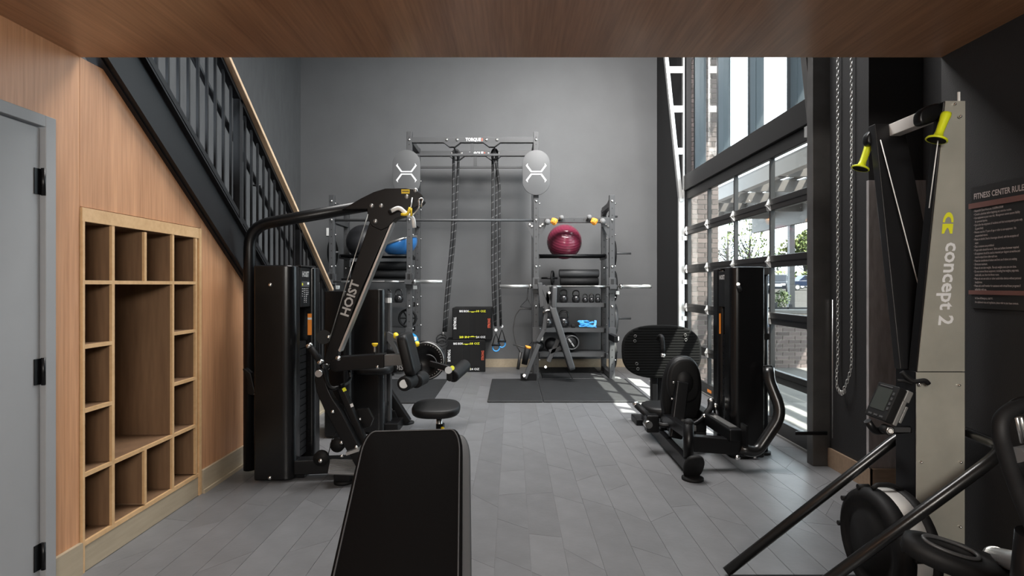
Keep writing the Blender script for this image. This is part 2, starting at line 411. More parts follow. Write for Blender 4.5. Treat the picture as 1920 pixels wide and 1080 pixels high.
# cubby unit
cu = thing('cubby_shelf', 'built-in pale-edged wooden cubby unit in the oak wall beside the grey door', 'shelf', (XL, 3.17, 0))
y0, y1 = 2.658, 3.676; xb = XL-.36
MB().bx(xb-.012, xb, y0, y1, 0, 1.73).build('back_panel', CUBBY, cu)
cols = [2.672, 2.868, 3.120, 3.375, 3.612]; zs = [.145, .458, .762, 1.066, 1.372, 1.66]; T = .019
def cv(nm, a, b, z0, z1, e=0):   # carcass board with a pale front edge
    MB().bx(xb, XL-.006, a, b, z0, z1).build(nm, CUBBY, cu); MB().bx(XL-.006, XL+.008+e, a, b, z0, z1).build('edge_band', MAPLE, cu)
cv('side_panel', y0, cols[0], 0, 1.66, .004); cv('side_panel', cols[4], cols[4]+.02, .15, 1.66)
MB().bx(xb, XL-.004, cols[4]+.02, y1, 0, 1.7).build('side_panel', MAPLE, cu)
MB().bx(XL-.012, XL+.012, 3.65, y1, 0, 1.725).build('stile', MAPLE, cu)
MB().bx(XL-.008, XL+.010, y0, 3.65, 1.66, 1.725).build('top_rail', MAPLE, cu); MB().bx(xb, XL-.008, y0, y1, 1.66, 1.70).build('top_panel', CUBBY, cu)
cv('vertical_divider', cols[1]-T/2, cols[1]+T/2, zs[0], 1.66); cv('vertical_divider', cols[3]-T/2, cols[3]+T/2, zs[0], 1.66)
for a, b in ((zs[0], zs[1]), (zs[4], 1.66)): cv('vertical_divider', cols[2]-T/2, cols[2]+T/2, a+T/2, b-T/2)
for ca, cb in ((cols[0], cols[1]-T/2), (cols[3]+T/2, cols[4])):
    for z in zs[1:5]: cv('shelf_board', ca, cb, z-T/2, z+T/2)
for z in (zs[1], zs[4]): cv('shelf_board', cols[1]+T/2, cols[3]-T/2, z-T/2, z+T/2)
cv('bottom_board', cols[0], 3.65, zs[0]-.022, zs[0]); MB().bx(XL-.02, XL+.004, y0+.01, 3.66, 0, zs[0]-.022).build('kick_board', MAPLEG, cu)

# right-hand wall, pier and the big openings
st(MB().bx(2.02, 2.14, -2.6, YE, 0, 5.8).build('wall_right', 'wall_black'))
st(MB().bx(2.14, 2.95, YE-.1, YE, 0, 5.8).build('wall_return', 'wall_black'))
st(MB().bx(2.75, 2.95, YE, 3.78, 0, 5.8).build('wall_recess', 'wall_black'))
DY0, DY1, HZ0, HZ1, WZ1 = 4.40, 7.76, 2.62, 2.86, 5.3
wr = st(MB().bx(XR-.015, 2.95, 3.78, 4.28, 0, 5.8).bx(XR-.015, 2.62, 4.28, 4.38, 0, 5.8).build('wall_pier', 'wall_black'))
st(MB().bx(XR, 2.47, DY1+.02, YB, 0, 5.8).build('wall_corner', 'wall_black'))
st(MB().bx(XR, 2.6, 4.38, DY1+.02, WZ1, 5.8).build('wall_head', 'wall_black'))
hb = st(MB().bx(2.36, 2.47, 4.38, DY1+.02, HZ0+.03, HZ1).build('trim_1', 'frame_black', bevel=.006))
tr = MB().bx(2.37, 2.75, 3.755, 3.78, .14, 2.055).build('lit_wall_panel', 'fabric_lit'); st(tr)  # lighter grey puts the light on this wall face into the colour
MB().bx(2.372, 2.75, 3.74, 3.78, 0, .14).build('baseboard', BASEB, tr); MB().bx(2.366, 2.75, 3.732, 3.78, 0, .025).build('shoe_moulding', BASEB, tr)
b3 = st(MB().bx(XR-.033, XR-.015, 3.74, 4.26, 0, .14).build('baseboard_right', BASEB))
t3 = st(MB().bx(2.70, 2.75, 2.75, 3.62, 2.06, 2.12).build('trim_3', 'galvanised'))
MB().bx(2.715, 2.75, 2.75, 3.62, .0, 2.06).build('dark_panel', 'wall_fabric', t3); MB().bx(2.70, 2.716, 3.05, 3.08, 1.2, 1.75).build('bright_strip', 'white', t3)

# sectional glass door
gd = thing('door_2', 'x', 'x', (2.42, 6.08, 0)); gd['kind'] = 'structure'; del gd['label']; del gd['category']
GX0, GX1 = 2.395, 2.445
zr = [0, .525, 1.05, 1.575, 2.10, 2.62]; yc = [DY0, 5.26, 6.11, 6.93, DY1]
for i, z in enumerate(zr):
    a, b = (z, z+.14) if i == 0 else ((z-.09, z+.03) if i == 5 else (z-.055, z+.055))
    MB().bx(GX0, GX1, DY0, DY1, a, b).build('rail', 'frame_black', gd, .008)
    if 0 < i < 5: MB().bx(GX0-.006, GX0+.002, DY0, DY1, z-.004, z+.004).build('section_joint', 'black_metal', gd)
for z0, z1 in zip(zr, zr[1:]):
    for j, y in enumerate(yc):
        w_ = .05 if j in (0, 4) else .026
        ya = y if j == 0 else (y-.05 if j == 4 else y-w_/2)
        MB().bx(GX0+.004, GX1-.004, ya, ya+w_, z0+.03, z1-.03).build('stile', 'frame_black', gd)
        if j < 4: MB().bx(GX1-.014, GX1+.006, y+.026, y+.072, z0+.06, z1-.06).build('glazing_bead', 'alu_frame', gd)
    for ya, yb in zip(yc, yc[1:]):
        MB().bx(2.420, 2.425, ya+.012, yb-.012, z0+.05, z1-.05).build('pane', GLASS, gd)
hg = None
for z in zr[1:5]:
    for y in yc:
        q = MB().add([(GX0-.012, y-.03, z-.05), (GX0-.012, y+.03, z-.05), (GX0-.012, y, z+.055), (GX0-.035, y, z), (GX0, y-.035, z-.055), (GX0, y+.035, z-.055), (GX0, y, z+.062)],
                     [(0, 1, 3), (1, 2, 3), (2, 0, 3), (4, 5, 1, 0), (5, 6, 2, 1), (6, 4, 0, 2)])
        q.cyl((GX0-.022, y-.03, z), (GX0-.022, y+.03, z), .010, n=8).build('hinge', 'galvanised', gd)
for yy, bd in ((6.86, 'MIND'), (6.62, 'GAP')): MB().bx(GX0-.002, GX0, yy-.07, yy+.07, .05, .085).build('warning_decal', 'orange', gd)
MB().bx(GX0-.015, GX1, DY0, DY1, -.002, .018).build('bottom_seal', 'alu_frame', gd)
# door tracks: lower vertical run, then leaning high-lift run
for y, sg in ((DY1+.03, 1), (DY0-.05, -1)):
    near = sg < 0; mt = 'dark_galvanised' if near else 'galvanised'  # same metal; near track's shade painted in by the darker copy
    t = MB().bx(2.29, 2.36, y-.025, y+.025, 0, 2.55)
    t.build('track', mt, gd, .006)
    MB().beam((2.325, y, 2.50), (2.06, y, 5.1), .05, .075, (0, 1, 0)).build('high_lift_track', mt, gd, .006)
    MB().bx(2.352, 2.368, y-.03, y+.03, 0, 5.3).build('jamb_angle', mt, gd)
    for z in (2.62, 3.2, 3.78, 4.32, 4.85):
        xx = 2.325-(z-2.5)/2.6*.265
        MB().bx(xx, 2.355, y-.012, y+.012, z-.045, z+.045).build('strut', mt, gd)
    for z in (.35, .9, 1.4, 2.0):
        MB().bx(2.34, 2.40, y-.05, y-.035, z-.03, z+.03).build('bracket', mt, gd)
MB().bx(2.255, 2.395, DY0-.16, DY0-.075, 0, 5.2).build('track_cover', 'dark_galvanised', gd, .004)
MB().bx(2.12, 2.36, DY0-.175, DY0-.16, .235, .262).build('slide_bolt', 'black_metal', gd, .004)
MB().cyl((2.39, 4.21, .22), (2.39, 4.21, 1.25), .008, n=8).build('lock_rod', 'galvanised', gd)
MB().bx(2.30, 2.40, DY0-.02, DY0+.05, 2.52, 2.60).build('top_roller_bracket', 'galvanised', gd)
ch = MB()
def link(c, fl):
    ps = [(c+V(0, .008*math.cos(t), .017*math.sin(t)) if fl else c+V(.008*math.cos(t), 0, .017*math.sin(t))) for t in [2*math.pi*i/8 for i in range(8)]]
    ch.tube(ps, .0028, 4, closed=True)
z = 5.0; i = 0
while z > .62:
    t_ = max(0, (.80-z)/.18)
    link(V(2.36-.03*t_, 4.05+.045*(1-t_*t_), z), i % 2); link(V(2.36-.03*t_, 3.93+.045*t_*t_, z), i % 2); z -= .026; i += 1
for k_ in range(9): link(V(2.335, 3.97+k_*.010, .612-.02*math.sin(math.pi*k_/8)), k_ % 2)
tag(ch.build('hoist_chain', 'galvanised'), 'long looped steel hoist chain hanging beside the glass sectional door', 'chain')
# clerestory window
w1 = thing('window_1', 'x', 'x', (2.52, 6.08, HZ1)); w1['kind'] = 'structure'; del w1['label']; del w1['category']
for y in [4.40, 5.05, 5.90, 6.80, 7.66]:
    MB().bx(2.47, 2.62, y-.03, y+.03, HZ1, WZ1).build('mullion', 'teal_frame', w1, .004)
    MB().bx(2.50, 2.60, y+.03, y+.10, HZ1, WZ1).build('mullion_cap', 'alu_frame', w1, .003)
for z in (HZ1+.02, WZ1-.02): MB().bx(2.47, 2.56, 4.38, DY1, z-.025, z+.025).build('transom', 'teal_frame', w1)
for a, b in ((4.43, 5.02), (5.08, 5.87), (5.93, 6.77), (6.83, 7.63)): MB().bx(2.53, 2.537, a, b, HZ1+.04, WZ1-.04).build('pane', GLASS, w1)

# ============================================================ outside
st(MB().bx(2.44, 16, -2, 13, -.25, -.02).build('patio', 'concrete'))
st(MB().add([(2.5, 13, -.03), (40, 13, -.03), (190, 170, 1.9), (2.5, 170, 1.9)], [(0, 1, 2, 3)]).add([(16, -2, -.03), (60, -2, -.03), (60, 13, -.03), (16, 13, -.03)], [(0, 1, 2, 3)]).build('asphalt_lot', 'asphalt'))
def brickwall(wall, x0, x1, y, z0, z1, L=.2, H=.067, first=[None]):
    k = 0; z = z0
    while z+H <= z1+.001:
        x = x0-(L/2 if k % 2 else 0)
        while x < x1-.01:
            a, b = max(x, x0), min(x+L, x1)
            if b-a > .04:
                if first[0] is None:
                    me_ = MB().bx(-.5, .5, 0, .03, 0, 1); me = bpy.data.meshes.new('brick'); me.from_pydata(me_.v, [], me_.f); me.materials.append(mat('brick'))
                    first[0] = me
                o = bpy.data.objects.new('brick', first[0]); C.objects.link(o); o.parent = wall
                o.location = V((a+b)/2, y-.012, z)-ORG[wall.name]; o.scale = (b-a-.010, 1, H-.010); ORG[o.name] = ORG[wall.name]
            x += L
        z += H; k += 1
pier = st(MB().bx(2.475, 2.87, 7.86, 8.5, -.1, 6).build('wall_brick_pier', 'mortar')); brickwall(pier, 2.475, 2.87, 7.86, 0, 5.2, .2)
pier.location.y += 0
pw = tag(MB().bx(3.2, 7.2, 9.41, 9.7, -.05, .88).build('planter_wall', 'mortar'), 'low brown brick planter wall with pale stone cap on the patio', 'wall')
brickwall(pw, 3.2, 6.4, 9.41, -.02, .88)
MB().bx(3.15, 7.25, 9.36, 9.76, .88, .94).build('cap_stone', 'concrete', pw, .008)
st(MB().bx(2.6, 3.75, 1.0, 7.7, 5.42, 5.6).build('clerestory_sun_block', 'canopy'))  # unseen slab added to keep clerestory sun off the floor
cp = thing('patio_canopy', 'grey-brown patio canopy with slatted roof on a slim dark post', 'canopy', (5, 8, 0))
for xx, h in ((3.72, .20), (4.85, .16), (6.0, .42)): MB().bx(xx-.06, xx+.06, 1.0, 14.0, 3.0-h+.06, 3.06).build('beam', 'canopy' if xx > 3.8 else 'canopy_sunlit', cp)
yy = 1.6
while yy < 14: MB().bx(3.7, 6.0, yy-.04, yy+.04, 2.86, 3.04).build('rafter', 'canopy', cp); yy += 1.25
for i in range(9):
    xx = 3.66+i*.27; MB().bx(xx, xx+(.15 if i < 5 else .26), 1.0, 14.0, 3.06, 3.09).build('roof_slat', 'canopy', cp)
for yy in (3.0, 12.2): MB().bx(5.97, 6.08, yy-.055, yy+.055, -.02, 2.65).build('post', 'frame_black', cp, .004)
fe = thing('picket_fence', 'short dark metal picket fence behind the planter wall', 'fence', (5, 10.6, 0))
for k, xx in enumerate((4.92, 5.2, 6.05)): MB().bx(xx-.035, xx+.035, 10.55, 10.62, -.02, 1.0 if k else 1.03).build('post', 'black_metal', fe)
MB().bx(4.6, 6.1, 10.57, 10.60, .90, .94).build('rail', 'black_metal', fe); MB().bx(4.6, 6.1, 10.57, 10.60, .1, .14).build('rail', 'black_metal', fe)
for k in range(26): MB().bx(4.62+k*.057, 4.64+k*.057, 10.575, 10.595, .1, .92).build('picket', 'black_metal', fe)
def leafball(n, c, r, sz, seed, rz=None):
    q = random.Random(seed); b = MB(); c = Vector(c)
    for i in range(n):
        while True:
            p = V(q.uniform(-1, 1), q.uniform(-1, 1), q.uniform(-1, 1))
            if .25 < p.length < 1: break
        p = c+V(p.x*r, p.y*r, p.z*(rz or r)); u = V(q.gauss(0, 1), q.gauss(0, 1), q.gauss(0, 1)).normalized(); v = basis(u)[0]
        b.add([p-u*sz, p+v*sz*.5, p+u*sz, p-v*sz*.5], [(0, 1, 2, 3)])
    return b
def tree(px, py, d, r, h, label, leaves=900, m_='leaf', seed=1, bare=False, gz=None):
    c = P(px, py, d); gz = (d-13)/157*1.93-.03 if gz is None else gz
    t = thing('tree', label, 'tree', (c.x, d, gz)); q = random.Random(seed)
    MB().tube([V(c.x, d, gz-.1), V(c.x+.05*r, d, (gz+c.z)/2), V(c.x, d, c.z)], [.07*r, .05*r, .03*r], 7).build('trunk', 'bark', t)
    br = MB()
    for i in range(26 if bare else 9):
        a = q.uniform(0, 6.28); s0 = V(c.x, d, gz+(c.z-gz)*q.uniform(.45, 1)); e = s0+V(math.cos(a)*r*q.uniform(.5, 1), math.sin(a)*r*.6, r*q.uniform(.3, 1.0))
        br.tube([s0, (s0+e)/2+V(0, 0, -.08*r), e], [.02*r, .013*r, .005*r], 5)
        for k in range(3 if bare else 0):
            m0 = s0.lerp(e, q.uniform(.4, .9)); e2 = m0+V(q.uniform(-.4, .4)*r, 0, q.uniform(.1, .4)*r); br.tube([m0, e2], [.009*r, .004*r], 4)
    br.build('branches', 'bark', t)
    f = MB()
    for i in range(1 if bare else 7):
        p = c+V(q.uniform(-.55, .55)*r, q.uniform(-.3, .3)*r, q.uniform(-.35, .5)*h)
        k = leafball(leaves//(1 if bare else 7), p if not bare else c+V(0, 0, .3*r), r*(1.0 if bare else .55), r*(.075 if bare else .085), seed*31+i); f.add(k.v, k.f)
    o = f.build('foliage', m_, t); o['kind'] = 'stuff'; return t
tree(1508, 474, 97, 4.6, 4.4, 'full light green tree behind the blue pickup truck', 3600, 'leaf', 3)
tree(1458, 489, 112, 2.8, 1.8, 'small round green tree behind the dark pickup front', 1000, 'leaf_dark', 5)
tree(1556, 455, 118, 4.5, 4.2, 'large green tree at the edge of the parking lot', 2000, 'leaf', 8)
tree(1405, 464, 42, 2.0, 2.0, 'young tree with sparse yellow-green leaves over the patio wall', 600, 'leaf', 11, True)
tree(1362, 465, 60, 2.4, 2.4, 'bare branching tree beyond the brick pier', 40, 'bark', 13, True)
tree(1343, 480, 78, 1.5, 1.6, 'narrow green shrub-like tree just past the brick pier', 500, 'leaf_dark', 15)
c = P(1365, 534, 55); tag(MB().cyl((c.x, 55, .45), (c.x, 55, 6.6), .11, n=8).build('utility_pole', 'bark'), 'tall dark utility pole between the bare trees', 'pole')
c = P(1406, 534, 70); tag(MB().cyl((c.x, 70, .6), (c.x, 70, 9.5), .09, n=8).bx(c.x-.7, c.x+.1, 69.95, 70.05, 9.4, 9.5).build('light_pole', 'far_wall'), 'slim pale light pole behind the sparse leafy tree', 'pole')
sh = leafball(320, P(1466, 560, 11.2), .16, .035, 21, .19); c = P(1466, 560, 11.2)
sh = tag(sh.build('shrub', 'leaf_dark'), 'feathery green shrub growing behind the planter wall', 'plant')
pot = tag(MB().bx(c.x-.4, c.x+.4, 10.85, 11.5, -.02, .86).build('planter_box', 'concrete', bevel=.02), 'pale concrete planter box under the feathery shrub', 'planter')
tag(MB().bx(22, 75, 93, 93.3, .9, 2.9).build('boundary_fence', 'far_wall'), 'long pale boundary fence along the far side of the parking lot', 'fence')
hq = random.Random(9); hm_ = MB()
for i in range(2600):
    p = V(hq.uniform(38, 62), hq.uniform(91, 92.5), hq.uniform(.9, 3.5)); u_ = V(hq.gauss(0, 1), hq.gauss(0, 1), hq.gauss(0, 1)).normalized(); v_ = basis(u_)[0]; hm_.add([p-u_*.3, p+v_*.18, p+u_*.3, p-v_*.18], [(0, 1, 2, 3)])
tag(hm_.build('hedge', 'leaf'), 'low green hedge running behind the parked vehicles', 'hedge')
def vehicle(kind, label, c, gz, rot, body, L=5.6, W_=1.95):
    t = thing(kind, label, 'truck' if kind == 'pickup_truck' else 'car', (c[0], c[1], gz)); t.rotation_euler = (0, 0, rot)
    ORG[t.name] = V(0, 0, 0); h = W_/2
    if kind == 'pickup_truck':
        pr = [(-L/2, .55), (L/2, .55), (L/2, .95), (L/2-.15, 1.12), (L*.25, 1.2), (-L/2, 1.2)]; cab = [(L*.27, 1.18), (L*.13, 1.85), (-L*.12, 1.88), (-L*.16, 1.18)]
    else:
        pr = [(-L/2, .40), (L/2, .40), (L/2, .80), (L*.45, .95), (L*.25, 1.0), (-L/2, 1.05)]; cab = [(L*.26, .98), (L*.10, 1.6), (-L*.35, 1.62), (-L*.48, 1.0)]
    MB().prism([V(a, -h, b) for a, b in pr], (0, W_, 0)).build('body', body, t, .05)
    MB().prism([V(a, -h+.1, b) for a, b in cab], (0, W_-.2, 0)).build('cab', body, t, .05)
    x0 = (cab[0][0]+cab[3][0])/2; zc_ = (cab[0][1]+cab[1][1])/2; lw = (cab[1][0]-cab[2][0])
    for s in (-1, 1):
        for k in (0, 1):
            xa = cab[2][0]+.02+k*(lw/2+.03); MB().bx(xa, xa+lw/2-.03, s*(h-.1)-.012, s*(h-.1)+.012, zc_-.12, cab[1][1]-.12).build('side_window', 'car_glass', t)
        for xw in (-L*.31, L*.31):
            wh = MB().cyl((xw, s*(h-.12), .39), (xw, s*(h+.02), .39), .39, n=18).build('wheel', 'tyre', t)
            MB().cyl((xw, s*(h+.0), .39), (xw, s*(h+.035), .39), .24, n=14).build('hub_cap', 'silver', wh)
        MB().bx(L/2-.04, L/2+.012, s*(h-.32)-.2, s*(h-.32)+.2, pr[2][1]-.15, pr[2][1]+.02).build('headlight', 'white', t)
    MB().bx(L/2-.02, L/2+.015, -.55, .55, pr[2][1]-.28, pr[2][1]+.0).build('grille', 'silver', t)
    MB().bx(L/2-.05, L/2+.06, -h+.05, h-.05, .45, .62).build('bumper', 'car_dark', t)
    return t
g = lambda d: (d-13)/157*1.93-.03
c = P(1514, 534, 70); vehicle('pickup_truck', 'dark blue pickup truck parked side-on in the lot', (c.x, 70), g(70), math.pi, 'car_blue')
c = P(1458, 534, 57); vehicle('pickup_truck', 'dark grey pickup with chrome grille facing the gym', (c.x, 57), g(57), -math.pi/2-.5, 'car_dark')
c = P(1480, 534, 80); vehicle('parked_car', 'red car parked between the two pickup trucks', (c.x, 80), g(80), math.pi, 'car_red', 4.4, 1.8)
c = P(1492, 534, 88); vehicle('parked_car', 'white car half hidden behind the blue pickup', (c.x, 88), g(88), math.pi, 'car_white', 4.4, 1.8)
c = P(1346, 534, 48); vehicle('parked_car', 'white car visible beside the brick pier', (c.x, 48), g(48), -1.4, 'car_white', 4.4, 1.8)
# ============================================================ staircase
sc_ = thing('staircase', 'black steel staircase with vertical picket guard and pale wooden top rail', 'staircase', (-2.05, 4.5, 0))
def sl(y, dz): return V(-2.045, y, slope(y)+dz)
ya, yb = 2.45, 6.17
for xo in (-2.08, -3.42):
    MB().prism([V(xo, ya, slope(ya)), V(xo, yb, slope(yb)), V(xo, yb+.02, 0), V(xo, yb+.38, 0), V(xo, yb+.38, slope(yb+.38)+.33), V(xo, ya, slope(ya)+.33)], (.075, 0, 0)).build('stringer', 'stair_black', sc_)
for dz in (.012, .33): MB().prism([V(-2.005, y, slope(y)+dz+e) for y, e in ((ya, 0), (yb, 0), (yb, .014), (ya, .014))], (.028, 0, 0)).build('flange', 'stair_black', sc_)
n = 13; rise = .178; run = rise/SL
for i in range(n):
    z = rise*(i+1); y = 6.50-i*run
    if z > 2.75: break
    MB().bx(-3.35, -2.08, y-run-.02, y, z-.04, z).build('tread', 'stair_black', sc_); MB().bx(-3.35, -2.08, y-run-.012, y-run, z, z+rise-.04).build('riser', 'stair_black', sc_)
G0, G1 = 2.60, 6.28; gx = -2.045
MB().beam(V(gx, G0, slope(G0)+.33+.13), V(gx, G1, slope(G1)+.33+.13), .04, .035).build('bottom_rail', 'stair_black', sc_)
MB().beam(V(gx, G0, slope(G0)+.33+1.00), V(gx, G1, slope(G1)+.33+1.00), .05, .03).build('top_bar', 'stair_black', sc_)
MB().beam(V(gx+.02, G0, slope(G0)+.33+1.045), V(gx+.02, G1, slope(G1)+.33+1.045), .085, .032).build('wooden_top_rail', RAILW, sc_, .005, label='pale wooden top rail')
y = G0; i = 0
pk = None
while y < G1:
    zb, zt = slope(y)+.33+.13, slope(y)+.33+1.0
    big = i % 11 == 4
    r_ = .025 if big else .008
    MB().bx(gx-r_, gx+r_, y-r_, y+r_, zb-(.14 if big else 0), zt).build('post' if big else 'picket', 'stair_black', sc_)
    y += .108; i += 1
MB().tube([V(gx-.075, a, slope(a)+.33+.80) for a in (G0, 4.5, G1-.1)], .019, 10).build('handrail', 'stair_black', sc_)
for y in (3.4, 4.6, 5.7): MB().tube([V(gx, y, slope(y)+.33+.70), V(gx-.07, y, slope(y)+.33+.70), V(gx-.075, y, slope(y)+.33+.79)], .008, 6, .02).build('handrail_bracket', 'stair_black', sc_)

# ============================================================ floor mats
def mat_piece(x0, x1, y0, y1, label, grp):
    tag(MB().bx(x0, x1, y0, y1, .0005, .02).build('rubber_mat', 'mat_rubber', bevel=.006), label, 'mat', grp)
mat_piece(-.285, .355, 6.52, 8.07, 'narrow black rubber mat at the open end of the lifting platform', None)
mat_piece(.362, 1.62, 6.52, 8.07, 'wide black rubber mat in front of the kettlebell shelves', None)
mat_piece(.44, .862, 8.11, 9.2, 'black rubber mat between the rig posts under the folded bench', None)
mat_piece(.868, 1.34, 8.11, 9.2, 'black rubber mat between the rig posts under the kettlebell shelves', None)
mat_piece(-2.0, -.92, 6.46, 8.05, 'black rubber mat behind the leg extension machine', None)

# ============================================================ wall rig
D0, D1 = 8.14, 8.85
UX = [-2.588, -1.474, .3456, 1.436]; UT = [2.65, 3.56, 3.56, 2.65]
rg = thing('storage_rig', 'grey four-bay steel storage rig with tall pull-up bridge against the back wall', 'rack', (-.57, 8.5, 0))
hb_ = .038
for d in (D0, D1):
    for x, t in zip(UX, UT):
        tt = t-(.06 if d == D1 and t > 3 else (.12 if d == D1 else 0))
        u = MB().bx(x-hb_, x+hb_, d-hb_, d+hb_, 0, tt).build('upright', 'rack_grey', rg, .005)
        MB().bx(x-.09, x+.09, d-.06, d+.06, 0, .012).build('foot_plate', 'rack_grey', rg)
        hm = MB(); z = .12
        while z < tt-.05: hm.cyl((x, d-hb_-.0012, z), (x, d-hb_+.001, z), .009, n=8); z += .1016
        hm.build('hole_row', 'sign_black', u)['kind'] = 'stuff'
        bm_ = MB()
        for z in [q for q in (2.29, 2.56, 3.44, 3.22, 1.62, 1.05) if q < tt-.03]:
            bm_.lathe([(.018, 0), (.018, .006), (.013, .010), (0, .013)], (x, d-hb_, z), (0, -1, 0), 10)
        for k in range(7):
            z = .28+k*.45
            if z < tt: bm_.cyl((x+hb_, d-.01, z), (x+hb_+.022, d-.01, z), .011, n=8)
        bm_.build('bolts', 'chrome', u)['kind'] = 'stuff'
for x, t in zip(UX, UT):
    for z in (t-.13 if t < 3 else 3.44, 2.29, .06):
        MB().bx(x-hb_, x+hb_, D0+hb_, D1-hb_, z-.038, z+.038).build('side_beam', 'rack_grey', rg, .004)
    if t > 3: MB().beam((x, D0, 3.30), (x, D1, 3.02), .04, .05).build('diagonal_brace', 'rack_grey', rg)
fbm = None
for d, nm in ((D0, 0), (D1, 1)):
    dz = -.03*nm
    b = MB().bx(UX[1]+hb_, UX[2]-hb_, d-.038, d+.038, 3.40+dz, 3.48+dz).build('top_beam', 'rack_grey', rg, .004)
    MB().bx(UX[1]+hb_, UX[2]-hb_, d-.02, d+.02, 3.215+dz, 3.245+dz).build('pull_up_bar', 'rack_grey', rg)
    MB().bx(-.577-.025, -.577+.025, d-.02, d+.02, 3.24+dz, 3.40+dz).build('bar_stay', 'rack_grey', rg)
    for xx in (-.86, -.29):
        MB().prism([V(xx-.12, d-.045, 3.40+dz), V(xx+.12, d-.045, 3.40+dz), V(xx+.04, d-.045, 3.34+dz), V(xx-.04, d-.045, 3.34+dz)], (0, .09, 0)).build('eye_plate', 'rack_grey', rg)
        q = MB()
        for e in (-.075, .075): q.lathe([(.02, 0), (.02, .008), (.012, .014)], (xx+e, d-.038, 3.44+dz), (0, -1, 0), 10)
        q.build('bolts', 'chrome', b)
    text('TORQUE', .062, 'print_white', b, (-.555, d-.0385, 3.44+dz), X1, Z1, .22, .03)
    MB().bx(-.435, -.42, d-.0395, d-.0385, 3.42+dz, 3.46+dz).build('letter_mark', 'print_red', b)
def tie(y): return 3.346-(y-D0)*.042
TIE = (-.835, -.255)
for x in TIE: MB().beam((x, D0-.03, tie(D0-.03)), (x, D1+.03, tie(D1+.03)), .02, .02).build('tie_bar', 'rack_grey', rg)
MB().cyl((UX[0], D0, 2.29), (UX[2], D0, 2.29), .019, n=12).build('long_pull_up_bar', 'rack_grey', rg)
MB().bx(UX[2]+hb_, UX[3]-hb_, D0-.038, D0+.038, 2.252, 2.328).build('hold_beam', 'rack_grey', rg, .004)
q = MB()
for k in range(3): q.cyl((.75+k*.14, D0-.039, 2.29), (.75+k*.14, D0-.037, 2.29), .008, n=8)
q.build('hole_row', 'sign_black', rg)['kind'] = 'stuff'
MB().beam((UX[3], D0, 2.60), (UX[3], D1, 2.45), .05, .05).build('diagonal_brace', 'rack_grey', rg)
for x in UX[2:]:
    for s in (-1, 1):
        if x > 1 and s > 0: continue
        MB().prism([V(x+s*.04, D0-.044, 2.26), V(x+s*.16, D0-.044, 2.26), V(x+s*.13, D0-.044, 2.18), V(x+s*.04, D0-.044, 2.02)], (0, .008, 0)).build('gusset', 'rack_grey', rg)
        MB().cyl((x+s*.060, D0-.044, 2.20), (x+s*.060, D0-.061, 2.20), .014, n=8).cyl((x+s*.090, D0-.044, 2.225), (x+s*.090, D0-.061, 2.225), .014, n=8).build('bolts', 'chrome', rg)
for x in UX[1:3]:    # ball targets bolted to the tall posts
    xx = x-.03 if x < 0 else x
    tp = MB().cushion(sell(.395, .395, 2, 40)[:21] and [(a*1, b+(.125 if i <= 20 else -.125)) for i, (a, b) in enumerate(sell(.395, .395, 2, 40))], (xx, D0-.075, 2.96), X1, Z1, .02, .004).build('ball_target', 'target_grey', rg, label='grey rounded ball target plate with white X emblem')
    MB().bx(xx-.03, xx+.03, D0-.07, D0-.036, 2.75, 3.15).build('target_bracket', 'rack_grey', rg)
    for s in (1, -1):
        pts = [(-.148, .098), (-.120, .132), (-.124, .104), (-.062, .020), (.062, .020), (.124, .104), (.120, .132), (.148, .098), (.078, 0.004), (-.078, 0.004)]
        MB().prism([V(xx+a, D0-.0862, 2.955+s*(b+.006)) for a, b in pts], (0, -.0012, 0)).build('emblem', 'print_white', tp)
# shelves between the rear posts
TY0, TY1, TR = 8.36, 8.72, .022            # the two tubes of each ball tray
def shelf_rail(x0, x1, z, ball=False):
    if ball:
        for d in (TY0, TY1): MB().cyl((x0, d, z), (x1, d, z), TR, n=14).build('ball_tray_tube', 'black_metal', rg)
        for x in (x0+.01, x1-.01): MB().bx(x-.012, x+.012, TY0-.03, D1, z-.045, z+.005).build('tray_bracket', 'black_metal', rg)
    else:
        MB().bx(x0, x1, D0+.30, D1-.03, z-.012, z).build('shelf', 'rack_grey', rg); MB().bx(x0, x1, D0+.285, D0+.30, z-.06, z).build('shelf_lip', 'rack_grey', rg)
        for x in (x0+.012, x1-.012): MB().bx(x-.012, x+.012, D0+.25, D1, z-.07, z-.001).build('tray_bracket', 'black_metal', rg)
SZ = [P(0, y, 8.45).z for y in (568, 615, 661)]
zb_ = P(0, 480, 8.45).z
for x0, x1 in ((UX[0]+.04, UX[1]-.04), (UX[2]+.04, UX[3]-.04)):
    shelf_rail(x0, x1, zb_, True)
    for z in SZ: shelf_rail(x0, x1, z)
    zr_ = P(0, 522 if x0 < 0 else 536, 8.45).z      # thin tray for the foam rolls
    MB().bx(x0, x1, D0+.30, D1-.03, zr_-.012, zr_).build('roll_tray', 'black_metal', rg)
    for x in (x0+.012, x1-.012): MB().bx(x-.012, x+.012, D0+.30, D1, zr_-.04, zr_-.001).build('tray_bracket', 'black_metal', rg)
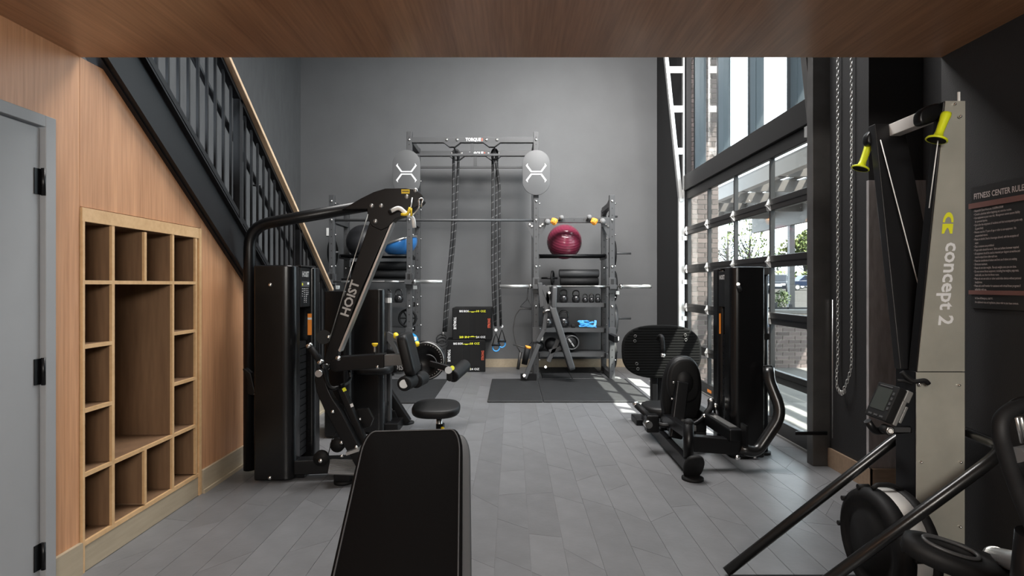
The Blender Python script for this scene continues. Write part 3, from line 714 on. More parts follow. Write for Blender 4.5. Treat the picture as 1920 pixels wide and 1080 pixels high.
# J-cups and safety arms
BZ = {520: P(0, 528, D0-.09).z, 530: P(0, 537, D0-.09).z}      # heights of the two barbells
for x, y in ((UX[0], 520), (UX[1], 520), (UX[2], 530), (UX[3], 530)):
    z = P(0, y, D0).z; fl_ = BZ[y]-.0145
    MB().bx(x-.05, x+.05, D0-.055, D0-.039, z-.15, z+.07).bx(x-.05, x+.05, D0-.13, D0-.055, fl_-.025, fl_).bx(x-.05, x+.05, D0-.135, D0-.12, fl_-.025, fl_+.04).bx(x+.038, x+.054, D0-.055, D0+.03, z-.13, z+.05).build('j_cup', 'rack_grey', rg, .003)
    MB().bx(x-.022, x+.022, D0-.0575, D0-.0545, z-.06, z+.05).build('j_cup_slot', 'sign_black', rg)
    MB().bx(x+.055, x+.105, D0-.03, D0+.01, z-.17, z-.12).build('pin_block', 'white', rg, .004)
for x in UX[1:]:
    z = P(0, 634, D0).z
    MB().bx(x-.05, x+.05, D0-.06, D0-.039, z-.05, z+.16).build('spotter_bracket', 'rack_grey', rg, .003); MB().bx(x+.05, x+.10, D0-.02, D0+.02, z-.03, z+.02).build('pin_block', 'white', rg)
    if x > 1: MB().beam((x-.03, D0-.06, z+.03), (x-.03, D0-.50, z+.03), .06, .09).build('spotter_arm', 'black_metal', rg, .006)
pegs = [(UX[3], 1, P(0, 475, D0+.3).z), (UX[3], 1, P(0, 535, D0+.3).z), (UX[3], 1, P(0, 597, D0+.3).z), (UX[3], 1, P(0, 660, D0+.3).z), (UX[3], 1, 2.38), (UX[0], -1, P(0, 473, D0+.3).z)]
for k, (x, s, z) in enumerate(pegs):
    L_ = .34 if k in (0, 2) else .14
    MB().cyl((x, D0+.30, z), (x+s*L_, D0+.30, z), .016, n=12).build('storage_peg', 'rack_grey', rg)
def plate(x, y, z, r, label, th=.05, mt='rubber'):
    t = thing('weight_plate', label, 'weight plate', (x, y, z-r))
    MB().lathe([(.026, 0), (r*.5, 0), (r*.55, .010), (r*.82, .010), (r*.86, 0), (r, .004), (r, th-.004), (r*.86, th), (r*.82, th-.010), (r*.55, th-.010), (r*.5, th), (.026, th), (.026, 0)], (x, y, z-.010), X1, 32, False).build('disc', mt, t)
    MB().lathe([(.026, -.001), (.045, -.001), (.045, th+.001), (.026, th+.001), (.026, -.001)], (x, y, z-.010), X1, 16, False).build('hub_ring', 'silver', t)
plate(1.482, D0+.30, pegs[0][2], .20, 'thin black weight plate on the upper peg of the rig'); plate(1.482, D0+.30, pegs[1][2], .225, 'black bumper plate behind the barbell sleeve on the rig', .06)
plate(1.482, D0+.30, pegs[2][2], .225, 'bumper plate painted sunlit grey on the middle peg of the rig', .07, 'rack_grey'); plate(1.482, D0+.30, pegs[3][2], .225, 'black bumper plate low on the rig beside the floor', .05)  # middle-peg plate has its sunlight painted in as lighter grey
plate(1.482, D0+.30, pegs[4][2], .09, 'small black weight plate at the top of the short rig post', .03); plate(-2.70, D0+.30, pegs[5][2], .20, 'black weight plate on the rig peg next to the stairs', .05)
def barbell(cx, y, z, label, L_=2.16):
    t = thing('barbell', label, 'barbell', (cx, y, z))
    MB().cyl((cx-.66, y, z), (cx+.66, y, z), .0145, n=12).build('shaft', 'dark_galvanised', t)
    for s in (-1, 1):
        MB().cyl((cx+s*.655, y, z), (cx+s*L_/2, y, z), .026, n=16).build('sleeve', 'galvanised', t); MB().cyl((cx+s*.63, y, z), (cx+s*.66, y, z), .040, n=16).build('collar', 'chrome', t)
    for s in (-.4, .22): MB().cyl((cx+s, y, z), (cx+s+.2, y, z), .0155, n=12).build('knurling', 'silver', t)
barbell(P(1079, 537, D0-.09).x, D0-.09, P(0, 537, D0-.09).z, 'steel barbell racked in front of the kettlebell shelves')
barbell((UX[0]+UX[1])/2, D0-.09, BZ[520], 'steel barbell racked in the bay nearest the stairs', 2.08)
# kettlebells
def kettlebell(x, y, z, s, label, rz=0.):
    t = thing('kettlebell', label, 'kettlebell', (x, y, z)); o = V(x, y, z); r = .088*s
    MB().lathe([(0, 0), (r*.62, 0), (r*.9, r*.35), (r, r*.8), (r*.93, r*1.25), (r*.7, r*1.6), (r*.45, r*1.75), (0, r*1.8)], o, Z1, 24, False).build('bell', 'iron', t)
    c_, s_ = math.cos(rz), math.sin(rz); pts = []
    for a, h in ((-.62, 1.45), (-.78, 2.0), (-.62, 2.62), (-.2, 2.82), (.2, 2.82), (.62, 2.62), (.78, 2.0), (.62, 1.45)): pts.append(o+V(a*r*c_, a*r*s_, h*r))
    MB().tube(pts, .155*r, 8, r*.3).build('handle', 'iron', t)
sy = D0+.44
for k, (px, s) in enumerate(((1058, 1.15), (1077, 1.15))): pass
KB = [(1057, 568, .78, 'first kettlebell from the folded bench on the upper kettlebell shelf'), (1080, 568, .74, 'broad kettlebell second from the folded bench on the upper shelf'), (1097, 568, .52, 'slim kettlebell in the middle of the upper kettlebell shelf'),
      (1109, 568, .52, 'kettlebell second from the end of the upper kettlebell shelf'), (1121, 568, .52, 'kettlebell at the end of the upper shelf by the rig post'),
      (1027, 615, 1.0, 'kettlebell half hidden by the folded bench on the lower shelf'), (1057, 615, 1.0, 'large kettlebell beside the blue straps on the lower shelf'),
      (727, 568, .80, 'kettlebell farther from the rig post on the shelf below the blue dome'), (748, 568, .80, 'kettlebell next to the rig post on the shelf below the blue dome')]
for px, py, s, lb in KB: kettlebell(P(px, py, sy).x, sy, SZ[0 if py == 568 else 1], s, lb, RN.uniform(-.4, .4))
# balls and domes
bz = zb_
def ball(name, px, d, z, r, mt, label, cat='ball', rings=False):
    x = P(px, 0, d).x
    b = MB().ell((x, d, z+r), r, r, r, 36, 22) if not rings else MB().lathe([(r*math.cos(a)*(1+.006*math.cos(a*34)), r+r*math.sin(a)*(1+.006*math.cos(a*34))) for a in [-math.pi/2+math.pi*i/96 for i in range(97)]], (x, d, z), V(.12, -.45, 1), 40, False)
    return tag(b.build(name, mt), label, cat)
mr_ = .262
TYC = (TY0+TY1)/2
def cradle(r): return zb_-.001+math.sqrt((r+TR)**2-((TY1-TY0)/2)**2)
x = P(1058, 0, TYC).x; ax = V(.10, -.75, 1).normalized(); cc = V(x, TYC, cradle(mr_))
tag(MB().lathe([(mr_*math.cos(a)*(1+.005*math.cos(a*40)), mr_*math.sin(a)*(1+.005*math.cos(a*40))) for a in [-math.pi/2+math.pi*i/110 for i in range(111)]], cc, ax, 44, False).build('exercise_ball', 'maroon'), 'glossy maroon ridged exercise ball on the top tray', 'ball')
ball('exercise_ball', 682, TYC, cradle(.26)-.26, .26, 'black_ball', 'black exercise ball behind the boom of the pulley machine')
x = P(750, 0, 8.50).x; DR, DH = .262, .205
ax = V(-.32, 0, 1).normalized(); pr_ = [(DR*math.sin(a), -DH*math.cos(a)) for a in [math.pi/2*i/40 for i in range(41)]]
lift = max(zb_+math.sqrt(TR**2-dy**2)-v.z for v in MB().lathe(pr_, (x, 8.50, 0), ax, 120, False).v for ty in (TY0, TY1) for dy in (v.y-ty,) if abs(dy) < TR)-.002
bo = thing('balance_dome', 'glossy blue balance dome lying tilted on the top tray', 'balance trainer', (x, 8.50, zb_)); o = V(x, 8.50, lift)
MB().lathe([(DR*math.sin(a), -DH*math.cos(a)) for a in [math.pi/2*i/16 for i in range(17)]], o, ax, 36, False).build('dome', 'blue_gloss', bo)
MB().lathe([(DR, 0), (DR+.013, .0), (DR+.013, .028), (DR-.004, .034), (0, .034)], o, ax, 36, False).build('rim', 'silver', bo)
ball('exercise_ball', 767, 8.62, SZ[2]-.001, .145, 'blue_ball', 'bright blue ball low behind the leg extension disc')
ab = None
for k, (px, lb) in enumerate(((764, 'black spoked ab wheel standing on the shelf by the rig post'),)):
    x = P(px, 0, 8.5).x; t = thing('ab_wheel', lb, 'exercise wheel', (x, 8.5, SZ[1])); r = .125
    MB().tube([V(x+r*math.cos(a), 8.50, SZ[1]+r+.0175+r*math.sin(a)) for a in [2*math.pi*i/28 for i in range(28)]], .018, 8, closed=True).build('rim', 'rubber', t)
    for a in (0, 1.05, 2.1): MB().beam(V(x-r*math.cos(a), 8.50, SZ[1]+r+.018-r*math.sin(a)), V(x+r*math.cos(a), 8.50, SZ[1]+r+.018+r*math.sin(a)), .02, .02, (0, 1, 0)).build('spoke', 'rubber', t)
    MB().cyl((x, 8.43, SZ[1]+r+.018), (x, 8.57, SZ[1]+r+.018), .018, n=10).build('axle', 'black_metal', t)
# foam rolls
zt_ = P(0, 536, 8.45).z
for px0, px1, y0_, rr, lb in ((1048, 1123, 3, .062, 'rolled grey foam mat resting on top of the black rolls'), (1050, 1122, 1, .064, 'black foam roll under the grey rolled mat')):
    a, b = P(px0, 0, 8.6), P(px1, 0, 8.6); a.z = b.z = zt_+(.064 if y0_ == 1 else .128+.0615)
    tag(MB().lathe([(.0, 0), (rr*.8, 0), (rr, .01), (rr, (b-a).length-.01), (rr*.8, (b-a).length), (0, (b-a).length)], a, b-a, 24, False).build('foam_roll', 'rubber' if rr > .063 else 'rack_grey'), lb, 'foam roll')
for y0_, r_, lb in ((498, .065, 'upper long black foam roll behind the pulley strut'), (515.5, .065, 'middle long black foam roll behind the pulley strut')):
    a, b = P(660, 0, 8.6), P(764, 0, 8.6); a.z = b.z = P(0, 522, 8.45).z+(.0645 if y0_ > 510 else .1935); tag(MB().cyl(a, b, r_, n=24).build('foam_roll', 'rubber'), lb, 'foam roll')
t = thing('push_up_wheel', 'black ab roller wheel on the tray beside the foam rolls', 'exercise wheel', P(1036, 521, 8.57)); c = P(1036, 521, 8.57); c.z = zt_+.1175
MB().tube([c+V(.02*math.cos(a)+.0, .085*math.cos(a), .10*math.sin(a)) for a in [2*math.pi*i/24 for i in range(24)]], .018, 8, closed=True).build('rim', 'rubber', t); MB().cyl(c-V(.17, 0, 0), c+V(.075, 0, 0), .016, n=10).build('handle', 'black_metal', t)
# blue straps, low shelf balls and bags
bs = MB(); q = random.Random(4); c = P(1098, 609, 8.5)
for k in range(5):
    pts = [V(c.x+q.uniform(-.125, .17), 8.5+q.uniform(-.08, .06), SZ[1]+.012+q.uniform(0, .10)) for i in range(5)]; pp = smoothpath(pts, .05, 4)
    for a, b in zip(pp, pp[1:]):
        if (b-a).length > 1e-4: bs.beam(a, b, .036, .006, (q.uniform(-.3, .3), -.6, .8))
tag(bs.build('strap_bundle', 'blue_strap'), 'tangled bright blue resistance bands lying on the shelf', 'bands')
tag(MB().box((.918, 8.495, SZ[1]+.0245), (.06, .09, .05)).build('block', 'rubber', bevel=.012), 'small black block beside the blue bands', 'block')
for px, r_, lb in ((1011, .078, 'black medicine ball nearest the rig post on the bottom shelf'), (1034, .105, 'black medicine ball behind the folded bench on the bottom shelf')): ball('medicine_ball', px, 8.62, SZ[2], r_, 'rubber', lb)
x = P(1067, 0, 8.55).x; t = thing('medicine_ball', 'black medicine ball with grey lettered ring on the bottom shelf', 'ball', (x, 8.55, SZ[2]))
MB().ell((x, 8.55, SZ[2]+.15), .15, .15, .15, 28, 18).build('ball', 'rubber', t); MB().tube([V(x+.03+.10*math.cos(a), 8.425+.0*math.sin(a), SZ[2]+.15+.10*math.sin(a)) for a in [2*math.pi*i/24 for i in range(24)]], .012, 6, closed=True).build('ring', 'rack_grey', t)
text('MEDI BALL', .03, 'print_white', t, (x+.02, 8.395, SZ[2]+.15), V(.6, 0, -.8), V(.8, 0, .6), .15)
# climbing holds on the beam
for px, py, rr, m_, lb in ((1026.5, 416, .043, 'hold_grey', 'grey ball grip at the end of the beam nearest the tall post'), (1053, 408, .036, 'hold_grey', 'small raised grey ball grip left of the maroon ball top'),
                           (1105, 407, .036, 'hold_grey', 'small raised grey ball grip right of the maroon ball top'), (1130, 415, .044, 'hold_grey', 'grey ball grip at the end of the beam by the short post')):
    lb = lb.replace('left of the maroon ball top', 'next to the tall-post orange hold').replace('right of the maroon ball top', 'next to the short-post orange hold')
    c = P(px, py, D0-.092); t = thing('ball_grip', lb, 'grip', (c.x, c.y, c.z-rr)); MB().ell(c, rr, rr, rr, 20, 12).build('ball', m_, t)
    MB().tube([c, V(c.x-.02, D0-.07, 2.30), V(c.x-.03, D0-.036, 2.28)], .014, 8, .02).build('stem', 'dark_galvanised', t)
for px, lb in ((1039, 'orange moulded climbing hold nearer the tall rig post'), (1114, 'orange moulded climbing hold nearer the short rig post')):
    c = P(px, 415, D0-.07); t = thing('climbing_hold', lb, 'climbing hold', (c.x, c.y, c.z-.05)); MB().cushion([(a*(1+.12*math.sin(i*1.1)), b*(1+.1*math.cos(i*.7))) for i, (a, b) in enumerate(sell(.098, .10, 2.3, 24))], c, X1, Z1, .06, .022, .01).build('body', 'hold_orange', t)
    MB().cyl((c.x, D0-.115, c.z+.005), (c.x, D0-.105, c.z+.005), .009, n=8).build('bolt', 'print_red', t)
# ropes
def strap(name, label, strands, r=.017, handles=None, blue=None):
    strands = [[q if isinstance(q, Vector) else P(*q) for q in s_] for s_ in strands]; p0 = strands[0][0]; t = thing(name, label, 'rope', (p0.x, p0.y, strands[0][-1].z))
    for s_ in strands: MB().tube(s_, r, 8, .3, 6).build('strand', 'rope', t)
    for hx, hy, hd in handles or []:
        c = P(hx, hy, hd); s = .05
        h = MB().tube([c+V(0, 0, .12), c+V(-s*.5, 0, .05), c+V(-s, 0, -.05)], .008, 6).tube([c+V(0, 0, .12), c+V(s*.5, 0, .05), c+V(s, 0, -.05)], .008, 6).build('handle_sling', 'rubber', t)
        MB().cyl(c+V(-s-.015, 0, -.055), c+V(s+.015, 0, -.055), .016, n=10).build('grip', 'rubber', t)
        MB().cyl(c+V(0, -.012, .17), c+V(0, -.018, .17), .022, n=14).build('badge', 'print_white', t)
        if blue: MB().tube([c+V(s*math.cos(a)*1.0, .02, -.10+.05*math.sin(a)) for a in [2*math.pi*i/20 for i in range(20)]], .011, 6, closed=True).build('foot_loop', 'blue_strap', t)
    return t
def over(x, y, sd, r): return [V(x+sd*(.0145+r)*math.sin(a), y, tie(y)+(.0145+r)*math.cos(a)) for a in [math.pi/2*i/6 for i in range(7)]]+[V(x+sd*(.0145+r), y, tie(y)-h) for h in (.03, .08)]   # a strand draped over a tie bar
strap('suspension_rope', 'pair of dark flecked ropes hanging to coils beside the plyo boxes', [over(TIE[0], 8.43, -1, .02)+[(850.5, 330, 8.43), (849, 430, 8.42), (836, 560, 8.42), (832, 622, 8.42)], over(TIE[0], 8.43, 1, .02)+[(858.5, 330, 8.43), (853, 440, 8.46), (841, 560, 8.46), (836, 622, 8.46)]], .02)
cx = P(828, 640, 8.42); t = thing('rope_coil', 'black cable coil with loops hanging beside the upper plyo box', 'rope', cx)
MB().cyl(cx+V(.02, 0, .14), cx+V(.02, 0, .08), .022, n=10).build('clip', 'dark_galvanised', t)
for k in range(3): MB().tube([cx+V(.075*math.cos(a), .04*math.sin(a)+.02*k, .04-.05*k+.06*math.sin(a)) for a in [2*math.pi*i/22 for i in range(22)]], .009, 6, closed=True).build('loop', 'rubber', t)
strap('suspension_trainer', 'group of dark flecked suspension straps with handles and blue foot loops', [over(TIE[1], 8.43, -1, .019)+[(924, 330, 8.42), (923, 520, 8.40), (928, 610, 8.40)], over(TIE[1], 8.43, 1, .019)+[(931.5, 330, 8.43), (929, 480, 8.42), (929, 612, 8.42)], [V(TIE[1]+.005, 8.352, tie(8.35)-.125), (937, 345, 8.42), (936, 500, 8.44), (939, 612, 8.44)]], .019, [(930, 640, 8.38), (941, 633, 8.46)], True)
q = MB()
for yy in (8.328, 8.352):      # two loops slung over the tie bar
    q.tube([V(TIE[1]+.045*math.cos(a), yy, tie(yy)-.052+.075*math.sin(a)) for a in [2*math.pi*i/22 for i in range(22)]], .0135, 8, closed=True)
tag(q.build('rope_hanger', 'rubber'), 'black loops slung over the rig tie bar above the blue foot loops', 'strap')
# plyo boxes
def plyo(px, py0, py1, d, label, wpx, ry):
    a, b = P(px, py1, d), P(px+wpx, py0, d); t = thing('plyo_box', label, 'plyo box', ((a.x+b.x)/2, d+.3, a.z)); w_ = b.x-a.x; h = b.z-a.z; u = V(math.cos(ry), math.sin(ry), 0); v = V(-u.y, u.x, 0); o = a
    pts = [o, o+u*w_, o+u*w_+v*.5, o+v*.5]
    MB().prism(pts, (0, 0, h)).build('body', 'rubber', t, .012)
    f = lambda s, q, e=0: o+u*(w_*s)+V(0, 0, h*q)-v*e
    for s0, s1 in ((.15, .42), (.60, .87)): MB().prism([f(s0, .16, .001), f(s1, .16, .001), f(s1, .80, .001), f(s0, .80, .001)], -v*.003).build('grip_panel', 'vinyl', t)
    for s, col, tx in ((.30, 'print_white', 'BIG BOX'), (.72, 'print_yellow', '18 OZ'),): text(tx, .042, col, t, f(s, .89), u, Z1, .15, .03, lift=.003)
    for s, col, tx in ((.30, 'print_yellow', '20 IN'), (.72, 'print_white', '24 OZ'),): text(tx, .042, col, t, f(s, .09), u, Z1, .15, .03, lift=.003)
    for q_ in (.885, .095):
        sg = -1 if q_ > .5 else 1
        MB().prism([f(x_, q_+sg*z_, .003) for x_, z_ in ((.40, .012), (.47, .012), (.485, .03), (.54, .03), (.555, .012), (.63, .012), (.63, .0), (.40, .0))], -v*.001).build('arrow_mark', 'print_yellow', t)
    text('TORQUE', .055, 'print_white', t, f(.065, .52), -Z1, u, .19, .03, lift=.003); text('STRONG', .055, 'print_red', t, f(.935, .52), Z1, -u, .15, .03, lift=.003)
    text('BIG BOX', .05, 'print_white', t, o+u*w_+v*.25+V(0, 0, h*.5), Z1, -v, .2, lift=.003)
plyo(837, 638, 698, 8.79, 'black plyo box at the bottom of the stack on the floor', 73, .05); plyo(848, 577, 637.6, 8.83, 'black plyo box at the top of the stack', 74, 0)
# folded bench by the rig
t = thing('folding_bench', 'grey adjustable bench folded upright against the rig', 'bench', V(P(1050, 0, 7.85).x, 7.85, .02)); fb = t
dB = 7.85
MB().cushion(rrect(.30, .93, .05), P(1053, 632, dB), Y1, P(1034, 574, dB)-P(1071, 690, dB), .085, .02).build('back_pad', 'rack_grey', t)
MB().cushion(rrect(.30, .34, .05), P(1038, 558, dB), Y1, P(1039, 535, dB)-P(1037, 580, dB), .07, .02).build('seat_pad', 'rack_grey', t)
for (a, b) in (((1028, 678), (1047, 636)), ((1028, 548), (1020, 618)), ((1020, 618), (1008, 640)), ((1010, 645), (984, 709)), ((1030, 660), (1052, 652)), ((1018, 535), (1030, 570)), ((1012, 530), (1016, 575))):
    MB().beam(P(*a, dB+.05), P(*b, dB+.05), .06, .075, (0, 1, 0)).build('frame_tube', 'rack_grey', t, .006)
MB().plate([(1008, 535), (1030, 538), (1034, 580), (1018, 578)], dB+.02, .05).build('pivot_plate', 'rack_grey', t, .004); MB().tube([P(1018, 585, dB), P(1028, 581, dB), P(1044, 583, dB)], .014, 8, .04).build('handle', 'chrome', t)
for c in ((1023, 688), (1030, 549), (1038, 541)): MB().cyl(P(*c, dB-.0), P(*c, dB-.05), .018, n=10).build('bolt', 'chrome', t)
MB().cyl(P(983, 683, dB+.06), P(990, 650, dB+.06), .042, n=14).build('roller', 'rubber', t); MB().cyl(P(989.5, 653, dB+.06), P(990.5, 649, dB+.06), .043, n=14).build('roller_band', 'hold_orange', t)
MB().beam(P(976, 707, dB+.1), P(1006, 707, dB+.1), .09, .09, (0, 0, 1)).build('base_bar', 'black_metal', t); MB().cyl(P(983, 704, dB+.06), P(983, 704, dB+.0), .02, n=10).build('bolt', 'chrome', t)
# cable attachments hanging beside the rig
t = thing('cable_attachment', 'thin metal triangle cable handles hanging beside the tall rig post', 'cable attachment', P(975, 690, 9.08)); dA = 9.08
MB().tube([P(990, 545, dA), P(988, 562, dA), P(975, 575, dA), P(998, 578, dA), P(990, 562, dA)], .007, 6).build('triangle_grip', 'dark_galvanised', t)
MB().tube([P(999, 580, dA), P(975, 578, dA), P(966, 592, dA), P(962, 620, dA), P(968, 647, dA), P(976, 662, dA)], .009, 6, .05).build('bent_bar', 'dark_galvanised', t)
MB().tube([P(962, 646, dA), P(985, 652, dA), P(998, 640, dA)], .011, 6, .04).build('cross_grip', 'dark_galvanised', t); MB().cyl(P(976, 660, dA), P(971, 692, dA), .024, n=12).build('rod', 'dark_galvanised', t)
MB().tube([P(990, 546, dA), P(990, 541, dA-.06), V(UX[2]-.02, D1+.03, P(0, 541, dA).z)], .007, 6, .02).build('hook', 'dark_galvanised', t)
tag(MB().bx(-3.07, -3.01, YB-.02, YB, 2.17, 2.30).build('wall_box', 'white', bevel=.004), 'small white wall box between the stairs and the rig', 'wall box')
# ============================================================ strength machines
def bolt(px, py, d, t, r=.013, m_='chrome'):
    c = P(px, py, d); MB().lathe([(r, 0), (r, .004), (r*.7, .009), (0, .011)], c, (0, -1, 0), 12, False).build('bolt', m_, t)
def shroud(x0, x1, y0, y1, z0, z1, r, side=1, n=6):
    # vertical cover, its outer front corner rounded on the side given
    pts = []
    if side > 0:
        pts = [V(x0, y1, z0), V(x0, y0, z0)]
        for i in range(n+1):
            a = -math.pi/2+math.pi/2*i/n; pts.append(V(x1-r+r*math.cos(a), y0+r+r*math.sin(a), z0))
        pts.append(V(x1, y1, z0))
    else:
        pts = [V(x1, y1, z0), V(x1, y0, z0)]
        for i in range(n+1):
            a = -math.pi/2-math.pi/2*i/n; pts.append(V(x0+r+r*math.cos(a), y0+r+r*math.sin(a), z0))
        pts.append(V(x0, y1, z0))
    return MB().prism(pts, (0, 0, z1-z0))
def stack(x0, x1, y0, y1, t, n=16, z0=.12, h=.052):
    for i in range(n): MB().bx(x0, x1, y0, y1, z0+i*h, z0+i*h+h-.006).build('weight_slab', 'black_metal', t)
    for x in (x0+.05, x1-.05): MB().cyl((x, (y0+y1)/2, z0), (x, (y0+y1)/2, 1.40), .012, n=8).build('guide_rod', 'chrome', t)
# ---- A: pulley machine with boom
A = thing('pulley_machine', 'black pulley weight machine with long bent boom beside the oak wall', 'gym machine', (-1.1, 4.0, 0)); dA = 3.95
shroud(-1.775, -1.505, 3.885, 4.02, .012, 1.495, .075).build('front_shroud', 'shroud', A, .012, 3)
shroud(-1.775, -1.475, 4.22, 4.34, .03, 1.488, .03).build('rear_shroud', 'shroud', A, .008)
MB().bx(-1.765, -1.70, 4.0, 4.25, .05, 1.47).build('stack_back', 'black_metal', A); stack(-1.70, -1.53, 4.04, 4.20, A)
MB().bx(-1.74, -1.49, 4.0, 4.30, 1.485, 1.50).build('top_cover', 'shroud', A, .005)
lp = MB().bx(-1.515, -1.500, 4.02, 4.20, 1.20, 1.485).build('label_panel', 'black_metal', A, .004)
text('HOIST', .055, 'print_grey', lp, (-1.4995, 4.105, 1.435), Y1, Z1, .13, .03)
MB().bx(-1.5, -1.499, 4.03, 4.18, 1.345, 1.385).build('load_label', 'rack_grey', lp); MB().bx(-1.499, -1.4985, 4.035, 4.055, 1.355, 1.372).build('yellow_patch', 'print_yellow', lp); MB().bx(-1.499, -1.4985, 4.14, 4.175, 1.362, 1.378).build('white_patch', 'print_white', lp)
q = random.Random(2)
tm = MB()
for c_ in range(4):
    for k in range(8 if c_ in (1, 2) else 4):
        y = 4.04+c_*.036; z = 1.335-k*.014-(.0 if c_ != 0 else .004*k); tm.bx(-1.5, -1.4992, y, y+q.uniform(.010, .022), z-.006, z)
tm.build('number_chart', 'print_grey', lp)
rs = MB().bx(-1.525, -1.495, 4.2185, 4.22, .985, 1.145).build('warning_sticker', 'orange', A); MB().bx(-1.525, -1.495, 4.218, 4.219, 1.10, 1.115).build('sticker_band', 'print_white', rs)
bolt(507, 534, 3.884, A); bolt(506, 896, 3.884, A)
MB().cyl((-1.79, 4.05, .0), (-1.79, 4.05, .03), .05, n=16).build('rear_foot', 'rubber', A)
bp_ = [P(468, 900, 4.1), P(468, 440, 4.1), P(520, 415, 4.1), P(700, 383, 4.05), P(720, 380, 4.05)]
bp_[0].z = .02
MB().tube([bp_[0], P(468, 424, 4.1), P(715, 381, 4.05)], .042, 14, .16, 8).build('boom', 'black_metal', A)
MB().plate([(458, 690), (470, 700), (478, 735), (472, 742), (464, 738), (463, 712), (454, 692)], 3.95, .05).build('cable_bracket', 'black_metal', A, .006)
MB().plate([(640, 393), (676, 372), (700, 360), (722, 353), (760, 352), (780, 355), (792, 366), (795, 377), (786, 386), (776, 390), (764, 402), (742, 410), (727, 426), (714, 432), (697, 424), (690, 412), (688, 392)], 3.99, .10).build('boom_head', 'black_metal', A, .006)
for b in ((697, 386), (715, 386), (704, 415), (763, 369), (779, 357)): bolt(*b, 3.988, A, .016, 'silver')
yl = MB().plate([(752.5, 355), (768, 355), (768, 363), (752.5, 363)], 3.9875, .002).build('caution_label', 'yellow', A); MB().plate([(754, 358), (766.5, 358), (766.5, 359.5), (754, 359.5)], 3.9868, .001).build('label_text', 'sign_black', yl)
sp = MB().plate([(697, 405), (742, 395), (668, 566), (634, 657), (628, 694), (606, 694), (609, 668), (622, 622)], 4.0, .085).build('strut', 'black_metal', A, .006)
MB().prism([P(742, 396, 3.999), P(745, 397, 3.999), P(637, 660, 3.999), P(634, 657, 3.999)], (0, .087, 0)).build('strut_lit_edge', 'silver', sp)  # light along the black strut's edge, put in as a silver strip
su = (P(669, 530, 4.0)-P(648, 594, 4.0)).normalized(); sv = V(-su.z, 0, su.x); text('HOIST', .085, 'print_grey', sp, P(657, 560, 4.0), su, sv, .26, .025)
MB().tube([P(690, 402, 3.98), P(653, 520, 3.98), P(617, 640, 3.98)], .004, 6).build('cable', 'silver', A)
MB().cyl(P(607, 632, 3.99), P(607, 632, 4.06), .05, n=20).build('pulley', 'rubber', A); bolt(616, 632, 3.98, A)
cb = MB().plate([(619, 676), (632, 670), (720, 664), (720, 690), (626, 697), (616, 690)], 3.96, .10).build('cross_beam', 'black_metal', A, .006)
MB().plate([(719, 666), (753, 664), (754, 685), (719, 687)], 3.975, .065).build('sliding_tube', 'dark_galvanised', A, .004); bolt(634, 672, 3.955, A, .02); bolt(708, 688, 3.955, A)
pn = MB().lathe([(.006, 0), (.009, .02), (.011, .055), (.011, .06)], P(703, 664, 4.0), Z1, 12).build('pull_pin', 'chrome', A); MB().lathe([(.008, 0), (.010, .008), (.022, .024), (.022, .032), (0, .034)], P(703, 652, 4.0), Z1, 14, False).build('pin_knob', 'yellow', pn)
pu = (P(758, 625, 4)-P(776, 700, 4)); MB().cushion(rrect(.30, .30, .05), P(767, 663, 4.08), Y1, pu, .075, .025, .006).build('chest_pad', 'vinyl', A)
MB().beam(P(749, 628, 4.08), P(768, 702, 4.08), .012, .24, (0, 1, 0)).build('pad_plate', 'dark_galvanised', A)
ro = MB().cyl(P(757, 720, 3.9), P(757, 720, 3.9)+V(.03, .16, 0), .052, n=22).build('roller_pad', 'rubber', A, .012, 3); MB().cyl(P(757, 720, 3.893), P(757, 720, 3.90), .030, n=20).build('roller_cap', 'roller_cap', ro); MB().cyl(V(-.70, 4.10, .66), V(-.67, 4.27, .66), .052, n=22).build('roller_pad', 'rubber', A, .012, 3)
MB().cyl(V(-.72, 3.92, .66), V(-.67, 4.26, .66), .018, n=10).build('roller_axle', 'chrome', A); MB().tube([P(762, 703, 4.05), P(765, 716, 4.05)], .02, 8).build('roller_hanger', 'chrome', A)
# grips and linkage
for a, b in (((580, 648), (601, 679)), ((612, 688), (598, 700))):
    da, db = (3.85, 3.85) if a[0] < 600 else (3.98, 3.80)
    g_ = MB().cyl(P(*a, da), P(*b, db), .021, n=14).build('grip', 'rubber', A)
    u = (P(*b, db)-P(*a, da)).normalized(); ends = (P(*a, da), P(*b, db))
    for e in ends: MB().cyl(e-u*.012, e+u*.012, .024, n=14).build('grip_ring', 'chrome', g_)
MB().tube([P(603, 682, 3.85), P(609, 700, 3.86), P(612, 716, 3.87), P(620, 729, 3.88), P(636, 726, 3.9)], .014, 8, .04).build('grip_yoke', 'black_metal', A)
MB().tube([P(655, 692, 4.05), P(658, 710, 4.05), P(650, 719, 4.0), P(637, 724, 3.92)], .012, 8, .03).build('grip_yoke', 'black_metal', A)
MB().plate([(594, 690), (604, 688), (611, 700), (612, 722), (622, 745), (640, 772), (676, 842), (652, 850), (606, 765), (593, 735), (589, 712)], 3.86, .07).build('swing_arm', 'black_metal', A, .008)
MB().beam(P(664, 845, 3.9), P(682, 880, 3.9), .06, .06, (0, 1, 0)).build('arm_sleeve', 'black_metal', A, .006); MB().beam(P(652, 848, 3.86), P(676, 840, 3.86), .02, .09, (0, 1, 0)).build('sleeve_collar', 'silver', A)
ar = MB().beam(P(640, 728, 3.95), P(697, 862, 3.95), .05, .055, (0, 1, 0)).build('link_arm', 'black_metal', A, .008)
MB().plate([(641, 729), (647, 726), (650, 732), (644, 735)], 3.917, .002).build('yellow_sticker', 'print_yellow', ar); MB().plate([(656, 758), (661, 756), (663, 762), (658, 764)], 3.917, .002).build('white_sticker', 'print_white', ar)
